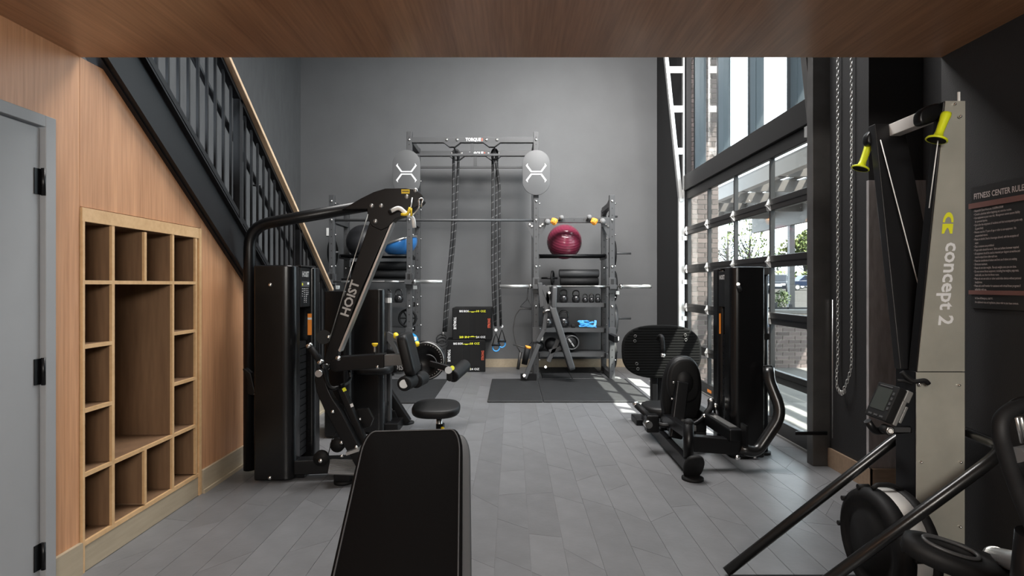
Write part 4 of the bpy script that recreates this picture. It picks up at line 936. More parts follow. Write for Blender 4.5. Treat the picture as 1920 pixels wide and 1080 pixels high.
for b in ((624, 772), (640, 830)): bolt(*b, 3.856, A, .013)
MB().plate([(669, 768), (690, 766), (700, 785), (694, 800), (672, 806), (662, 790)], 3.99, .03).build('pulley_guard', 'black_metal', A, .004); bolt(675, 786, 3.985, A)
for c, r_, d in (((601, 860), .052, 3.86), ((632, 835), .05, 3.93), ((632, 770), .045, 3.93)): MB().lathe([(.0, 0), (r_, 0), (r_, .010), (r_*.85, .015), (r_, .02), (r_, .03), (0, .03)], P(*c, d), Y1, 26, False).build('pulley', 'rubber', A)
bolt(601, 864, 3.855, A, .016); MB().tube([P(612, 868, 3.87), P(622, 825, 3.9), P(640, 790, 3.95)], .003, 5).build('cable', 'black_metal', A)
for b in ((668, 838), (641, 855)): bolt(*b, 3.85, A, .012)
MB().beam(V(-1.55, 3.98, .085), V(-.47, 4.12, .085), .11, .10).build('base_beam', 'black_metal', A, .008); MB().bx(-1.7, -1.45, 3.95, 4.3, .01, .07).build('base_plate', 'black_metal', A, .006)
fp = MB().box(P(643, 876, 3.86), (.185, .15, .018), (.35, .12, .25)).build('foot_plate', 'tread_grey', A, .006)
fm = Matrix.Rotation(.25, 3, 'Z') @ Matrix.Rotation(.12, 3, 'Y') @ Matrix.Rotation(.35, 3, 'X'); c0 = P(643, 876, 3.86)
rd = MB()
for i in range(9):
    y = -.064+i*.016; rd.add([c0+fm @ V(a, y+b, .010+e) for a, b, e in ((-.085, -.004, 0), (.085, -.004, 0), (.085, .004, 0), (-.085, .004, 0), (-.085, -.003, .004), (.085, -.003, .004), (.085, .003, .004), (-.085, .003, .004))], [(4, 5, 6, 7), (0, 1, 5, 4), (1, 2, 6, 5), (2, 3, 7, 6), (3, 0, 4, 7)])
rd.build('tread_ribs', 'tread_grey', fp)
q_ = P(643, 900, 3.87); MB().bx(q_.x-.055, q_.x+.055, 3.84, 3.93, .02, .10).build('foot_post', 'black_metal', A, .006); MB().lathe([(0, 0), (.065, 0), (.065, .018), (.05, .026), (0, .026)], (q_.x, 3.885, 0), Z1, 24, False).build('round_foot', 'rubber', A)
# seat
ss = P(818, 766, 4.2); MB().cushion(sell(.355, .33, 2.6, 36), ss, X1, V(0, 1, .10), .062, .022, .012).build('seat', 'vinyl', A)
MB().cyl(V(ss.x+.03, 4.2, .10), V(ss.x+.02, 4.2, .42), .022, n=16).build('seat_post', 'chrome', A); MB().cyl(V(ss.x+.03, 4.2, .04), V(ss.x+.03, 4.2, .33), .032, n=16).build('post_sleeve', 'black_metal', A); MB().lathe([(.01, 0), (.014, .02), (0, .035)], (ss.x+.045, 4.165, .305), (.6, -1, 0), 10).build('seat_pin', 'yellow', A)
MB().cyl(V(ss.x+.03, 4.2, 0), V(ss.x+.03, 4.2, .04), .08, n=20).build('round_foot', 'rubber', A)
# white V bar and yellow hook hung under the head
vb = thing('cable_bar', 'white bent cable bar with yellow hook hanging under the boom head', 'cable bar', P(756, 412, 3.93))
MB().tube([P(733, 396, 3.93), P(748, 388, 3.93), P(763, 402, 3.93), P(775, 408, 3.97), P(777, 427, 3.97)], .0145, 12, .03).build('bar', 'white', vb); MB().ell(P(732, 396, 3.93), .017, .017, .017, 14, 10).build('bar_end', 'rubber', vb)
MB().tube([P(752, 402, 3.90), P(764, 403, 3.90), P(769, 389, 3.90)], .0095, 10, .025).build('hook', 'yellow', vb); MB().tube([P(771, 390, 3.91), P(771, 405, 3.91)], .007, 8).build('hook', 'yellow', vb)
MB().tube([P(770, 390, 3.9), P(773, 371, 3.95)], .006, 6).build('cable', 'silver', vb)
MB().tube([P(771, 405, 3.92), P(780, 398, 3.93), P(786, 388, 3.94), P(785, 372, 3.95), P(793, 372, 3.95), P(790, 388, 3.94)], .006, 6, .02).build('snap_link', 'chrome', vb)

# ---- B: leg extension machine
B = thing('leg_extension_machine', 'black leg extension machine with round cam disc behind the pulley machine', 'gym machine', (-1.1, 5.3, 0))
shroud(-1.66, -1.43, 5.0, 5.14, .012, 1.305, .07).build('front_shroud', 'shroud', B, .01, 3); shroud(-1.44, -1.165, 5.14, 5.32, .012, 1.32, .06).build('side_shroud', 'shroud', B, .01, 3)
MB().bx(-1.66, -1.48, 5.14, 5.4, .012, 1.30).build('stack_housing', 'shroud', B, .006)
MB().bx(-1.175, -1.145, 5.32, 5.40, .05, 1.28).build('corner_post', 'rack_grey', B, .004); MB().bx(-1.18, -1.135, 5.30, 5.33, 1.19, 1.235).build('clip', 'white', B)
text('HOIST', .085, 'print_grey', B, P(654, 604, 4.998), V(.42, 0, .9), V(-.9, 0, .42), .20, .03)
MB().cushion(sell(.36, .34, 3, 32), P(702, 691, 5.25), X1, Y1, .075, .028, .01).build('seat', 'vinyl', B)
MB().beam(P(672, 705, 5.3), P(745, 690, 5.3), .07, .08, (0, 1, 0)).build('seat_beam', 'black_metal', B, .006)
bt = MB().plate([(700, 683), (790, 683), (790, 697), (700, 697)], 5.28, .06).build('cam_arm', 'black_metal', B, .005); text('HOIST', .075, 'print_grey', bt, P(746, 689, 5.28), X1, Z1, .17, .03)
MB().beam(P(712, 712, 5.5), P(764, 792, 5.5), .085, .085, (0, 1, 0)).build('front_leg', 'black_metal', B, .01); f_ = P(762, 792, 5.55)
MB().lathe([(0, 0), (.075, 0), (.075, .016), (.05, .026), (0, .026)], (f_.x, 5.55, 0), Z1, 24, False).build('round_foot', 'rubber', B); MB().plate([(700, 770), (740, 770), (748, 788), (700, 788)], 5.45, .06).build('base_beam', 'black_metal', B, .005)
MB().bx(-1.4, -1.05, 5.2, 5.5, .0, .08).build('base_plate', 'black_metal', B, .006)
MB().tube([P(712, 735, 5.4), P(716, 715, 5.4), P(730, 703, 5.4), P(738, 700, 5.4)], .02, 10, .05).build('side_tube', 'black_metal', B)
MB().cyl(P(712, 755, 5.3), P(712, 755, 5.35), .085, n=24).build('pulley', 'rubber', B)
dc = P(798, 676, 5.35)
disc = MB().lathe([(0, .01), (.10, .01), (.105, 0), (.172, 0), (.188, .008), (.188, .035), (0, .035)], dc, Y1, 44, False).build('cam_disc', 'black_metal', B)
MB().tube([dc+V(.172*math.cos(a), -.002, .172*math.sin(a)) for a in [2*math.pi*i/40 for i in range(40)]], .004, 6, closed=True).build('disc_rim', 'silver', disc)
nb = MB()
for i in range(18):
    a = -1.3+i*.17; c = dc+V(.150*math.cos(a), -.001, .150*math.sin(a)); nb.cyl(c, c+V(0, -.003, 0), .0045, n=8)
nb.build('index_marks', 'silver', disc)
MB().tube([dc+V(.085*math.cos(a)+.02, -.004, .085*math.sin(a)-.03) for a in [-.6+2.3*i/14 for i in range(15)]], .006, 6).build('slot_edge', 'rack_grey', disc)
MB().ell(P(782, 645, 5.36), .028, .028, .028, 16, 10).build('knob', 'yellow', B); MB().ell(P(742, 630, 5.30), .028, .028, .034, 16, 10).build('knob', 'yellow', B)
MB().plate([(723, 625), (728, 622), (738, 627), (749, 636), (748, 643), (738, 640), (745, 655), (747, 664), (741, 663), (732, 648), (724, 637)], 5.28, .02).build('adjuster_plate', 'target_grey', B, .003)
MB().plate([(706, 664), (722, 652), (742, 660), (745, 672), (706, 672)], 5.30, .08).build('pivot_housing', 'black_metal', B, .006)
MB().beam(P(806, 681, 5.33), P(842, 691, 5.30), .055, .06, (0, 1, 0)).build('lever_arm', 'black_metal', B, .006)
lk = MB().plate([(822, 687), (833, 689), (832, 695), (821, 693)], 5.295, .003).build('lever_label', 'print_white', B); MB().plate([(822.5, 688), (829, 689.3), (828.5, 694), (822, 692.5)], 5.293, .002).build('label_red', 'print_red', lk)
MB().plate([(837, 690), (849, 690), (849, 713), (843, 716), (837, 713)], 5.24, .05).build('roller_bracket', 'black_metal', B, .008); MB().cyl(P(841, 694, 5.22), P(841, 694, 5.24), .034, n=20).build('roller_cap', 'roller_cap', B); MB().cyl(P(848, 690, 5.23), P(848, 690, 5.25), .022, n=14).build('yellow_ring', 'print_yellow', B)
ra = P(848, 706, 5.26); MB().cyl(ra, ra+V(.10, .26, .07), .062, n=24).build('roller_pad', 'rubber', B, .015, 3)
MB().cushion(rrect(.32, .5, .08), P(690, 640, 5.7), X1, V(0, .2, 1), .08, .025, .01).build('back_pad', 'vinyl', B)

# ---- C: leg press
L = thing('leg_press_machine', 'black leg press machine with large oval foot plate beside the glass door', 'gym machine', (1.45, 4.8, 0))
shroud(1.712, 1.965, 4.40, 4.56, .012, 1.50, .06, -1).build('front_shroud', 'shroud', L, .012, 3); shroud(1.735, 1.975, 4.74, 4.88, .012, 1.495, .05, -1).build('rear_shroud', 'shroud', L, .01, 3)
MB().bx(1.93, 1.965, 4.5, 4.80, .03, 1.48).build('stack_back', 'black_metal', L); stack(1.76, 1.92, 4.58, 4.72, L); MB().bx(1.75, 1.96, 4.45, 4.85, 1.487, 1.502).build('top_cover', 'shroud', L, .005)
lp = MB().bx(1.728, 1.742, 4.575, 4.73, 1.18, 1.47).build('label_panel', 'black_metal', L, .004); text('HOIST', .05, 'print_grey', lp, (1.7275, 4.65, 1.42), -Y1, Z1, .11, .03)
MB().bx(1.736, 1.75, 4.735, 4.739, .95, 1.12).build('warning_sticker', 'orange', L); kn = MB().cyl(P(1384, 533, 4.40), P(1384, 533, 4.37), .014, n=12).build('handle', 'chrome', L); MB().tube([P(1384, 536, 4.375), P(1389, 547, 4.36)], .015, 10).build('grip', 'rubber', kn)
bolt(1415, 857, 4.398, L)
MB().tube([V(2.03, 4.55, .02), V(2.03, 4.55, 1.47)], .028, 12).build('rear_post', 'black_metal', L); MB().bx(1.95, 2.05, 4.50, 4.60, 1.44, 1.50).build('post_cap', 'rack_grey', L, .006); MB().cyl((2.03, 4.55, 0), (2.03, 4.55, .022), .05, n=18).build('round_foot', 'rubber', L); MB().bx(2.003, 2.057, 4.52, 4.58, .92, .97).build('clamp', 'rubber', L)
MB().beam(V(1.255, 3.98, .075), V(1.285, 5.5, .075), .055, .09).build('base_rail', 'black_metal', L, .006)
MB().beam(V(1.275, 4.10, .29), V(1.32, 5.3, .20), .065, .075).build('slide_rail', 'black_metal', L, .006); MB().beam(V(1.37, 4.25, .28), V(1.40, 5.3, .20), .03, .04).build('guide_rod', 'chrome', L)
MB().cyl(V(1.268, 4.06, .05), V(1.268, 4.06, .37), .037, n=16).build('front_post', 'black_metal', L); MB().ell(V(1.268, 4.06, .37), .038, .038, .03, 14, 8).build('post_cap', 'rubber', L)
MB().cushion([(a, b) for a, b in sell(.14, .215, 2.6, 28)], V(1.262, 3.93, .096), X1, V(0, -.55, .85), .03, .01).build('toe_cover', 'rubber', L); MB().lathe([(0, 0), (.075, 0), (.075, .016), (.055, .024), (0, .024)], V(1.262, 3.95, 0), Z1, 24, False).build('round_foot', 'rubber', L)
MB().beam(V(1.29, 4.16, .20), V(1.70, 4.16, .17), .08, .115).build('cross_beam', 'black_metal', L, .008)
cr = MB().beam(V(1.62, 4.08, .27), V(1.60, 4.95, .27), .10, .09).build('carriage', 'black_metal', L, .012); MB().beam(V(1.62, 4.14, .318), V(1.606, 4.5, .318), .055, .006).build('carriage_top', 'silver', cr)
MB().beam(V(1.30, 4.75, .19), V(1.62, 4.75, .19), .10, .11).build('cross_beam', 'black_metal', L, .008); MB().bx(1.52, 1.62, 4.7, 4.8, .0, .14).build('rear_foot', 'rubber', L, .01)
MB().beam(V(1.665, 4.05, .21), V(1.665, 4.05, .36), .014, .10).build('end_bracket', 'black_metal', L); bolt(1383, 858, 4.04, L, .018)
MB().tube([V(1.66, 4.14, .17), P(1418, 850, 4.15), P(1467, 776, 4.18), P(1442, 712, 4.27), P(1441, 690, 4.30)], .041, 14, .10, 6).build('bent_tube', 'tube_gloss', L)
MB().beam(P(1441, 708, 4.30), P(1438, 686, 4.33), .06, .07).build('tube_end', 'black_metal', L, .008)
# seat back, seat and handles
eg = []
for i in range(40):
    a = 2*math.pi*i/40; c_, s_ = math.cos(a), math.sin(a); wd = .168*(1-.08*s_); eg.append((wd*math.copysign(abs(c_)**.8, c_), .305*math.copysign(abs(s_)**.85, s_)))
bc = P(1277, 733, 4.75); MB().cushion(eg, bc, X1, V(0, -.16, 1), .10, .04, -.0).build('back_pad', 'vinyl', L)
hp = MB().cushion([(a*.82, b*.62) for a, b in eg], bc+V(0, -.065, .10), X1, V(0, -.05, 1), .06, .03, .0).build('shell_bulge', 'vinyl', L)
MB().ell(bc+V(0, -.07, .09), .085, .05, .11, 24, 14).build('shell_hump', 'vinyl', L)
for b in ((1263, 717), (1291, 716), (1260, 748), (1286, 748)): bolt(*b, 4.645, L, .010)
MB().beam(P(1279, 716, 4.655), P(1266, 822, 4.56), .105, .07, (0, 1, 0)).build('back_post', 'black_metal', L, .014, 3)
MB().cushion(sell(.42, .40, 2.6, 36), V(1.36, 5.0, .265), X1, Y1, .08, .03, .01).build('seat', 'vinyl', L); MB().bx(1.26, 1.46, 4.8, 5.15, .12, .225).build('seat_frame', 'black_metal', L, .01)
for pts, gr in (([(1192, 758, 4.75), (1222, 786, 4.62), (1237, 797, 4.58), (1268, 798, 4.55)], (0, 1)), ([(1268, 798, 4.55), (1303, 796, 4.55), (1321, 781, 4.6), (1333, 764, 4.65), (1333, 752, 4.68)], (2, 4))):
    pp = [P(*q) for q in pts]; h = MB().tube(pp, .020, 10, .05).build('side_handle', 'black_metal', L)
    a, b = pp[gr[0]], pp[gr[0]+1]; MB().tube(pp[gr[0]:gr[1]+1], .026, 12, .03).build('grip', 'rubber', h)
    for e in (pp[gr[0]], pp[gr[1]]): MB().ell(e, .029, .029, .027, 14, 8).build('grip_ring', 'chrome', h)
MB().box(P(1222, 793, 4.6), (.10, .10, .14)).build('pivot_block', 'black_metal', L, .012); MB().cyl(P(1212, 793, 4.56), P(1217, 797, 4.50), .03, n=14).build('pivot_cap', 'chrome', L); MB().tube([P(1341, 764, 4.68), P(1350, 805, 4.6)], .022, 10).build('lever', 'black_metal', L); MB().ell(P(1341, 762, 4.68), .03, .03, .03, 14, 8).build('lever_knob', 'chrome', L)
# foot plate
fc = P(1240, 659, 5.6); fv = V(0, .10, 1); pl = MB().cushion(sell(.785, .525, 2.75, 48), fc, X1, fv, .045, .012).build('oval_foot_plate', 'plate_black', L)
rb = MB(); fn = X1.cross(fv.normalized())
for i in range(19):
    v_ = -.235+i*.026; hw = .3925*(1-min(1, abs(v_/.2625))**2.75)**(1/2.75)-.02; o_ = fc+fv.normalized()*v_+fn*.0225
    rb.beam(o_-X1*hw, o_+X1*hw, .011, .008, fn)
rb.build('plate_ridges', 'plate_black', pl)
for px, py in ((1190.5, 630), (1189.5, 639), (1192, 681), (1194, 690.5), (1284, 628), (1285, 637)): 
    c = P(px, py, 5.6); vz = (c.z-fc.z); c.y = 5.6+vz*.10-.03; c = V(c.x, c.y, c.z); MB().tube([c+V(.012*math.cos(a), 0, .012*math.sin(a)) for a in [2*math.pi*i/14 for i in range(14)]], .004, 5, closed=True).build('bolt_ring', 'dark_galvanised', pl)
hd = MB().tube([P(1235, 636, 5.55), P(1236, 630, 5.50), P(1241, 630, 5.44), P(1243, 645, 5.42), P(1243, 664, 5.42)], .02, 10, .05).build('plate_handle', 'rubber', L); MB().cyl(P(1243, 663, 5.42), P(1243, 669, 5.42), .023, n=14).build('handle_cap', 'chrome', hd)
MB().bx(1.38, 1.44, 5.58, 5.66, .05, .62).build('plate_post', 'black_metal', L, .008); MB().bx(1.45, 1.56, 5.62, 5.70, .05, .60).build('plate_post', 'black_metal', L, .008); MB().bx(1.2, 1.62, 5.45, 5.7, 0, .06).build('plate_base', 'black_metal', L, .008); MB().beam(V(1.5, 5.6, .06), V(1.42, 5.2, .2), .05, .06).build('link_bar', 'chrome', L)

# ============================================================ foreground bench
bn = thing('adjustable_bench', 'black padded adjustable bench with raised backrest in the foreground', 'bench', (-.27, 1.2, 0))
tp, bt_ = P(775, 803, 1.80), P(752, 1000, 1.475)
u = (tp-bt_).normalized(); sd = V(1, .06, .0); sd = (sd-u*sd.dot(u)).normalized(); nr = sd.cross(u)
cL = .92; ctr = tp-u*(cL/2)
# tapered pad
ol = []
for (a, b) in rrect(1, 1, .10, 6):
    wd = .325-(b+.5)*.012
    ol.append((a*wd, b*cL))
ol = [(a, b) for a, b in ol]
pd = MB().cushion(ol, ctr-nr*.035, sd, u, .07, .012).build('backrest', 'bench_vinyl', bn)
ins = MB()
so = [(a*.94, b*.98) for a, b in ol]
MB().tube([ctr+sd*a+u*b+nr*.0 for a, b in so], .0022, 5, closed=True).build('piping', 'bench_side', pd)
MB().cushion([(a*1.06, b*1.003) for a, b in ol], ctr-nr*.052+sd*.014, sd, u, .05, .012).build('side_band', 'bench_side', pd)
lo = ctr-u*(cL/2)
MB().cushion(rrect(.28, .30, .04), lo+V(0, -.17, -.03), X1, V(0, 1, -.12), .065, .02).build('seat_pad', 'bench_vinyl', bn)
MB().beam(V(lo.x, .55, .06), V(tp.x+.02, 1.75, .06), .07, .07).build('base_beam', 'black_metal', bn, .006); MB().beam(V(lo.x-.25, .55, .0295), V(lo.x+.25, .55, .0295), .06, .06).build('front_foot', 'black_metal', bn, .006); MB().beam(V(tp.x-.28, 1.75, .0295), V(tp.x+.30, 1.75, .0295), .06, .06).build('rear_foot', 'black_metal', bn, .006)
MB().beam(V(lo.x, lo.y-.05, .06), lo-nr*.08, .07, .07, (0, 1, 0)).build('upright', 'black_metal', bn, .006); MB().beam(V(-.29, 1.55, .08), ctr+u*.15-nr*.08, .05, .05, (0, 1, 0)).build('adjuster', 'black_metal', bn, .006); MB().beam(lo-nr*.085, tp-u*.15-nr*.085, .05, .03, nr).build('backrest_frame', 'black_metal', bn)

# ============================================================ ski trainer
S = thing('ski_trainer', 'tall ski trainer tower with yellow-green handles against the dark wall', 'gym machine', (1.75, 2.43, 0))
def loft(a, b):
    # a, b: (x0, x1, y0, y1, z)
    vs = [V(x, y, q[4]) for q in (a, b) for x, y in ((q[0], q[2]), (q[1], q[2]), (q[1], q[3]), (q[0], q[3]))]
    return MB().add(vs, [(3, 2, 1, 0), (4, 5, 6, 7), (0, 1, 5, 4), (1, 2, 6, 5), (2, 3, 7, 6), (3, 0, 4, 7)])
zt, zm = 2.095, .992
loft((1.716, 1.922, 2.404, 2.45, zm), (1.728, 1.812, 2.264, 2.31, zt)).build('side_arm', 'black_metal', S, .004)
np_ = loft((1.722, 1.922, 2.400, 2.4035, zm), (1.734, 1.812, 2.260, 2.2635, zt)).build('side_plate', 'steel_plate', S)
loft((1.69, 1.922, 2.46, 2.50, zm), (1.655, 1.79, 2.58, 2.625, zt)).build('side_arm', 'stair_black', S, .004)
MB().bx(1.716, 1.92, 2.404, 2.53, .03, zm).build('lower_body', 'black_metal', S, .004); lw = MB().bx(1.718, 1.922, 2.400, 2.4045, .03, zm-.004).build('lower_plate', 'steel_plate', S)
for px, py in ((1797, 722), (1800, 866), (1726, 866), (1799, 987)): bolt(px, py, 2.3995, lw, .006)
for px, py in ((1789, 196), (1799, 219)): bolt(px, py, 2.262, np_, .006)
u2 = (V(1.81, 2.262, 1.50)-V(1.80, 2.332, 1.0)); u2 = V(.055, .112, -.99).normalized(); nrm = V(0, -.993, -.118); rt = u2
def onplate(px, py):
    z = None; d = 2.33
    for k in range(6):
        q = P(px, py, d); t_ = (q.z-zm)/(zt-zm); d = 2.400+(2.260-2.400)*t_
    return P(px, py, d)
a0, a1 = onplate(1786, 450), onplate(1771, 605); ud = (a1-a0).normalized(); pn_ = V(0, -(zt-zm), -.14).normalized(); vd = pn_.cross(ud)
text('concept 2', .085, 'print_white', np_, (a0+a1)/2+ud*.01, ud, vd, (a1-a0).length*1.0, .022, lift=.0015)
lg0, lg1 = onplate(1779, 397), onplate(1779, 440)
cl_ = (lg1-lg0).length
def lgp(s, q): return lg0+ud*(cl_*s)+vd*q+pn_*.0015
for s_, flat in ((0, 0), (1, 1)):
    pts = []
    if not flat:
        for i in range(15): a = math.pi*i/14; pts.append(lgp(.46-.44*math.sin(a), .022*math.cos(a)))
        for i in range(9): a = math.pi*(1-i/8); pts.append(lgp(.46-.24*math.sin(a), .013*math.cos(a)))
    else:
        pts = [lgp(.52, .022), lgp(.95, .022), lgp(.95, .012)]+[lgp(.95-.25*math.sin(math.pi*i/8), .012-.024*i/8) for i in range(9)]+[lgp(.95, -.022), lgp(.52, -.022)]
    MB().add(pts, [list(range(len(pts)))]).build('logo', 'print_yellow', np_)
bmx = 1.745
MB().beam(V(bmx, 2.30, 2.065), V(bmx, 2.60, 2.065), .05, .055).build('top_beam', 'bright_alu', S, .003)
for y, s in ((2.315, -1), (2.62, 1)):
    MB().cushion(sell(.10, .075, 2.6, 24), V(bmx-.055, y+s*.015, 2.05), V(1, 0, .35), Z1, .045, .01).build('pulley_housing', 'black_metal', S)
    MB().cyl(V(bmx-.06, y-.022, 2.05), V(bmx-.06, y-.026, 2.05), .006, n=8).build('housing_screw', 'chrome', S)
MB().bx(1.792, 1.80, 2.27, 2.275, 2.09, 2.135).build('top_tab', 'white', S); MB().bx(1.70, 1.80, 2.575, 2.585, 1.93, 2.05).build('arm_bracket', 'black_metal', S, .004)
for (a, b, d) in (((1775, 212), (1757, 260), 2.24), ((1631, 268), (1614, 314), 2.66)):
    p0, p1 = P(*a, d), P(*b, d); ax = (p1-p0); Lh = ax.length
    h = MB().lathe([(0, 0), (.017, .0), (.0185, .01), (.016, Lh*.35), (.0145, Lh*.75), (.018, Lh*.92), (.036, Lh), (.039, Lh+.007), (.033, Lh+.008)], p0, ax, 22, False).build('pull_handle', 'neon', S, label='yellow-green flared pull handle')
    MB().lathe([(.036, Lh+.006), (.030, Lh+.002), (0, Lh-.002)], p0, ax, 22, False).build('hollow_end', 'rubber', h)
MB().tube([P(1651, 262, 2.56), P(1722, 535, 2.46)], .0024, 6).build('drive_cord', 'white', S); MB().tube([P(1759, 262, 2.25), P(1742, 390, 2.31)], .0022, 6).build('drive_cord', 'white', S); MB().tube([P(1648, 262, 2.62), P(1690, 700, 2.5)], .002, 5).build('drive_cord', 'black_metal', S)
# performance monitor
mn = thing('performance_monitor', 'small dark display unit on an arm of the ski trainer', 'monitor', P(1670, 790, 2.40)); mc = V(1.60, 2.415, .855); ra = .42
MR = Matrix.Rotation(ra, 3, 'Y')
def mbx(x0, x1, y0, y1, z0, z1, nm, mt_, par, bev=0):
    b = MB().bx(x0, x1, y0, y1, z0, z1); b.v = [mc+MR @ q for q in b.v]; return b.build(nm, mt_, par, bev)
bd = mbx(-.024, .012, -.068, .068, -.078, .078, 'display_housing', 'rubber', mn, .005)
mbx(-.026, -.0235, -.040, .052, -.040, .058, 'screen', 'screen', bd); mbx(-.0262, -.0238, -.035, .045, .064, .070, 'brand_strip', 'rack_grey', bd)
for i in range(3): mbx(-.0268, -.0235, -.05+i*.036, -.028+i*.036, -.068, -.060, 'button', 'rack_grey', bd)
for i in range(4): mbx(-.0268, -.0235, -.060, -.050, -.03+i*.022, -.018+i*.022, 'button', 'rack_grey', bd)
mbx(.013, .040, -.069, .060, .030, .079, 'rear_case', 'alu_frame', mn, .004); mbx(.012, .030, -.069, .06, -.078, .032, 'rear_case', 'alu_frame', mn, .003); mbx(.032, .044, -.069, .05, -.06, .015, 'battery_cover', 'alu_frame', mn, .003)
kc = mc+MR @ V(.012, -.05, -.105); MB().cyl(kc+V(0, .02, 0), kc+V(0, -.02, 0), .020, n=20).build('pivot_knob', 'rubber', mn); MB().tube([kc+V(.014*math.cos(a), -.021, .014*math.sin(a)) for a in [2*math.pi*i/18 for i in range(18)]], .003, 5, closed=True).build('knob_ring', 'chrome', mn); MB().cyl(kc+V(0, -.02, 0), kc+V(0, -.024, 0), .009, n=14).build('knob_centre', 'white', mn)
MB().tube([kc+V(-.05, .05, .025), kc+V(-.02, .05, -.02), kc+V(.13, .05, -.012)], .016, 8, .02).build('support_arm', 'black_metal', mn); MB().beam(kc+V(.01, 0, 0), kc+V(.115, .03, -.008), .012, .02).build('support_arm', 'rack_grey', mn)
MB().tube([P(1690, 697, 2.40), P(1700, 707, 2.39), P(1712, 716, 2.38), P(1735, 713, 2.37), P(1741, 720, 2.37)], .010, 8, .01).build('phone_clip', 'rubber', S); MB().tube([P(1682, 714, 2.40), P(1695, 714, 2.40), P(1712, 720, 2.38)], .007, 6).build('phone_clip', 'rubber', S); bolt(1724, 721, 2.385, S, .006)
# fan wheel at the foot of the tower
fx, fy, fz, fr = 1.545, 2.455, .245, .225
fl = MB().lathe([(0, -.005), (fr*.55, -.005), (fr*.60, .006), (fr*.78, .004), (fr*.82, -.012), (fr*.97, .006), (fr, .022), (fr, .055), (fr*.985, .055)], (fx, fy, fz), X1, 48, False).build('fan_cover', 'rubber', S)
MB().lathe([(fr*.985, .05), (fr*.985, .125), (fr*.98, .125)], (fx, fy, fz), X1, 48, False).build('perforated_band', 'bright_alu', S); MB().lathe([(fr*.985, .12), (fr, .12), (fr, .16), (fr*.8, .175), (0, .175)], (fx, fy, fz), X1, 48, False).build('fan_back', 'rubber', S)
for a in (1.9, 2.6, 3.2, .3): MB().cyl(V(fx+.0, fy-fr*1.0*math.cos(a), fz+fr*1.0*math.sin(a)), V(fx+.05, fy-fr*1.0*math.cos(a), fz+fr*1.0*math.sin(a)), .012, n=8).build('cover_lug', 'rubber', fl)
MB().tube([V(fx+.02, fy, fz+fr+.004), V(fx+.04, fy, fz+fr+.022), V(fx+.10, fy, fz+fr+.022), V(fx+.15, fy, fz+fr)], .010, 8, .02).build('carry_handle', 'rubber', S)
MB().cyl(V(fx-.006, fy-.03, fz-.02), V(fx-.004, fy-.03, fz-.02), .012, n=12).build('damper_mark', 'print_yellow', fl); MB().bx(fx+.035, fx+.15, fy-fr-.02, fy-fr+.02, fz+.02, fz+.07).build('band_clamp', 'rubber', S, .008)
MB().bx(fx+.03, 1.72, 2.40, 2.51, .03, .2).build('fan_mount', 'black_metal', S, .006)
# bent brace tube of the stand
MB().tube([V(1.0, 2.64, .018), V(1.818, 2.64, .66), V(1.957, 2.60, .735), V(1.957, 2.25, .712), V(1.86, 2.20, .672), V(.985, 2.20, .03)], .0225, 14, .09, 7).build('brace_tube', 'tube_gloss', S)
MB().bx(1.0, 1.97, 2.17, 2.60, 0, .03).build('stand_platform', 'rubber', S, .006)

# ============================================================ exercise bike, foreground right
K = thing('exercise_bike', 'black exercise bike with hooded handlebar in front of the ski trainer', 'exercise bike', (1.35, 1.45, 0)); dk = 1.62
o_ = P(1822, 1052, dk); ku = (P(1905, 1082, dk-.08)-P(1730, 1022, dk)).normalized(); kv = V(0, 1, .25); kv = (kv-ku*kv.dot(ku)).normalized()
ring = [(a-.02, b) for a, b in sell(.30, .135, 2.4, 40)]; inn = [(a-.055, b+.004) for a, b in sell(.135, .066, 2.2, 40)]
b = MB(); kn_ = ku.cross(kv); vs = []
for q, h in ((ring, -.03), (ring, .010), (inn, .018), (inn, -.03)): vs += [o_+ku*x+kv*y+kn_*h for x, y in q]
fs = [(r_*40+i, r_*40+(i+1) % 40, (r_+1) % 4*40+(i+1) % 40, (r_+1) % 4*40+i) for r_ in range(4) for i in range(40)]
b.add(vs, fs, True).build('bottle_yoke', 'rubber', K); MB().tube([o_+ku*x+kv*y+kn_*.018 for x, y in inn], .006, 8, closed=True).build('yoke_rim', 'rack_grey', K)
MB().cushion([(a*.98-.055, b_*.98+.004) for a, b_ in sell(.135, .066, 2.2, 40)], o_-kn_*.028, ku, kv, .006, .001).build('yoke_floor', 'sign_black', K)
MB().beam(o_+ku*.10-kn_*.01, o_+ku*.24-kn_*.02, .09, .045, kn_).build('yoke_arm', 'rubber', K, .01)
t0, t1 = P(1868, 1044, 1.68), P(1945, 1062, 1.40); MB().cyl(t0, t1, .027, n=18).build('main_tube', 'galvanised', K); MB().cyl(t0+(t0-t1).normalized()*.02, t0, .029, n=18).build('tube_collar', 'silver', K); 
tq = t1+(t1-t0).normalized()*.3; MB().cyl(t1, tq, .03, n=16).build('rear_tube', 'black_metal', K)
MB().tube([P(1943, 762, 1.30), P(1901, 763, 1.28), P(1876, 785, 1.26), P(1875, 815, 1.25), P(1891, 870, 1.25), P(1916, 940, 1.25), P(1946, 1010, 1.25)], .016, 14, .05).build('handlebar', 'rubber', K); MB().tube([P(1943, 746, 1.33), P(1906, 748, 1.33), P(1883, 768, 1.33)], .006, 8, .03).build('cable', 'black_metal', K)
MB().tube([P(1893, 858, 1.25), P(1911, 880, 1.28), P(1946, 910, 1.32)], .016, 10, .03).build('handlebar_stem', 'rubber', K); MB().cyl(P(1904, 853, 1.24), P(1936, 846, 1.30), .017, n=14).build('grip_end', 'rack_grey', K)
hs = P(1935, 1000, 1.27); MB().cyl(hs, V(hs.x+.02, hs.y+.05, .55), .03, n=14).build('stem_post', 'black_metal', K)
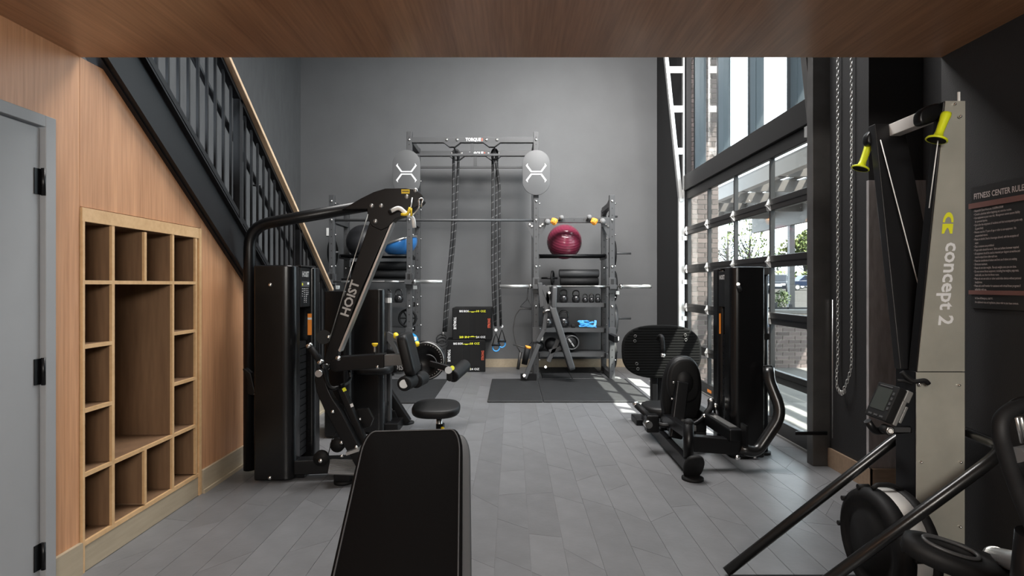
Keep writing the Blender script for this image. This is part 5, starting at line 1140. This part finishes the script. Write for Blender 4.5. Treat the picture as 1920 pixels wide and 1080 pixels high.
for i in range(2): MB().tube([P(1906+i*8, 782, 1.30), P(1916+i*9, 830, 1.31)], .004, 6).build('cable', 'silver', K)
MB().beam(V(1.2, 1.62, .0245), V(1.62, 1.62, .0245), .06, .05).build('front_foot', 'black_metal', K, .006); MB().beam(V(1.35, .75, .0245), V(1.7, .75, .0245), .06, .05).build('rear_foot', 'black_metal', K, .006); MB().beam(V(1.42, 1.62, .05), V(1.5, .75, .05), .06, .06).build('base_beam', 'black_metal', K, .006)
MB().tube([V(1.42, 1.60, .05), o_-kn_*.03+ku*.1], .03, 10).build('front_strut', 'black_metal', K); MB().tube([tq, V(1.5, .85, .06)], .03, 10).build('rear_strut', 'black_metal', K); MB().cyl(tq, V(tq.x+.02, tq.y-.1, 1.0), .018, n=12).build('seat_post', 'chrome', K); MB().cushion(sell(.18, .26, 2.2, 28), V(tq.x+.02, tq.y-.1, 1.02), X1, Y1, .06, .02, .01).build('saddle', 'vinyl', K)

# ============================================================ rules sign on the dark wall
SG = thing('rules_sign', 'black fitness center rules sign with brown-red bands on the dark wall', 'sign', (2.0, 2.25, 1.26)); sx = 2.012
MB().bx(sx, 2.02, 2.185, 2.475, 1.258, 1.785).build('sign_board', 'sign_black', SG)
def sg(y): return V(sx-.0005, y, 0)
for z0, z1 in ((1.692, 1.715), (1.318, 1.336)): MB().bx(sx-.004, sx-.001, 2.175, 2.487, z0, z1).build('colour_band', 'sign_band', SG)
text('FITNESS CENTER RULES', .034, 'print_sign', SG, V(sx, 2.462, 1.742), -Y1, Z1, .252, .02, 'title', 'LEFT')
lines = ['• Respectful Quiet Hours are 10:00PM-6:00AM', '• Consult a physician before beginning any exercise routine.', '• Use equipment at your own risk.  Management cannot assume liability', '   for personal injuries.',
 '• Gym is for the enjoyment of residents and their accompanied guests only.', '   (2 guest limit)', '• Persons must be 17 years of age or older to use equipment.  No', '   unsupervised minors.', '• Please no alcohol, food or beverages allowed, with the exception of', '   water.',
 '• Glass containers are prohibited.', '• Proper attire should be worn.  Shirts and athletic footwear required.', '• All equipment should be used as intended per diagram at machine and', '   must be wiped down after each use.', '• Please be considerate of others and limit use if others are waiting.', '• 30-minute maximum.',
 '• Please do not slam weights.  Re-rack weights once you are done.', '• Do not remove fitness equipment, including free weights, yoga mats,', '   kettle bells, etc. from the fitness room.', '• Please do not use radios or other audio/video devices without personal', '   headphones.', '• Please ask a staff member for assistance with virtual fitness programs if', '   unfamiliar with use.']
for i, s in enumerate(lines): text(s, .0138, 'print_sign', SG, V(sx, 2.462, 1.680-i*.01545), -Y1, Z1, None, .008, 'text_line', 'LEFT', fit=.56)
for i, s in enumerate(('In Case of Emergency, dial 911.', 'For additional rules and regulations, please refer to your lease contract.')): text(s, .0125, 'print_sign', SG, V(sx, 2.455, 1.302-i*.017), -Y1, Z1, None, .008, 'text_line', 'LEFT', fit=.58)
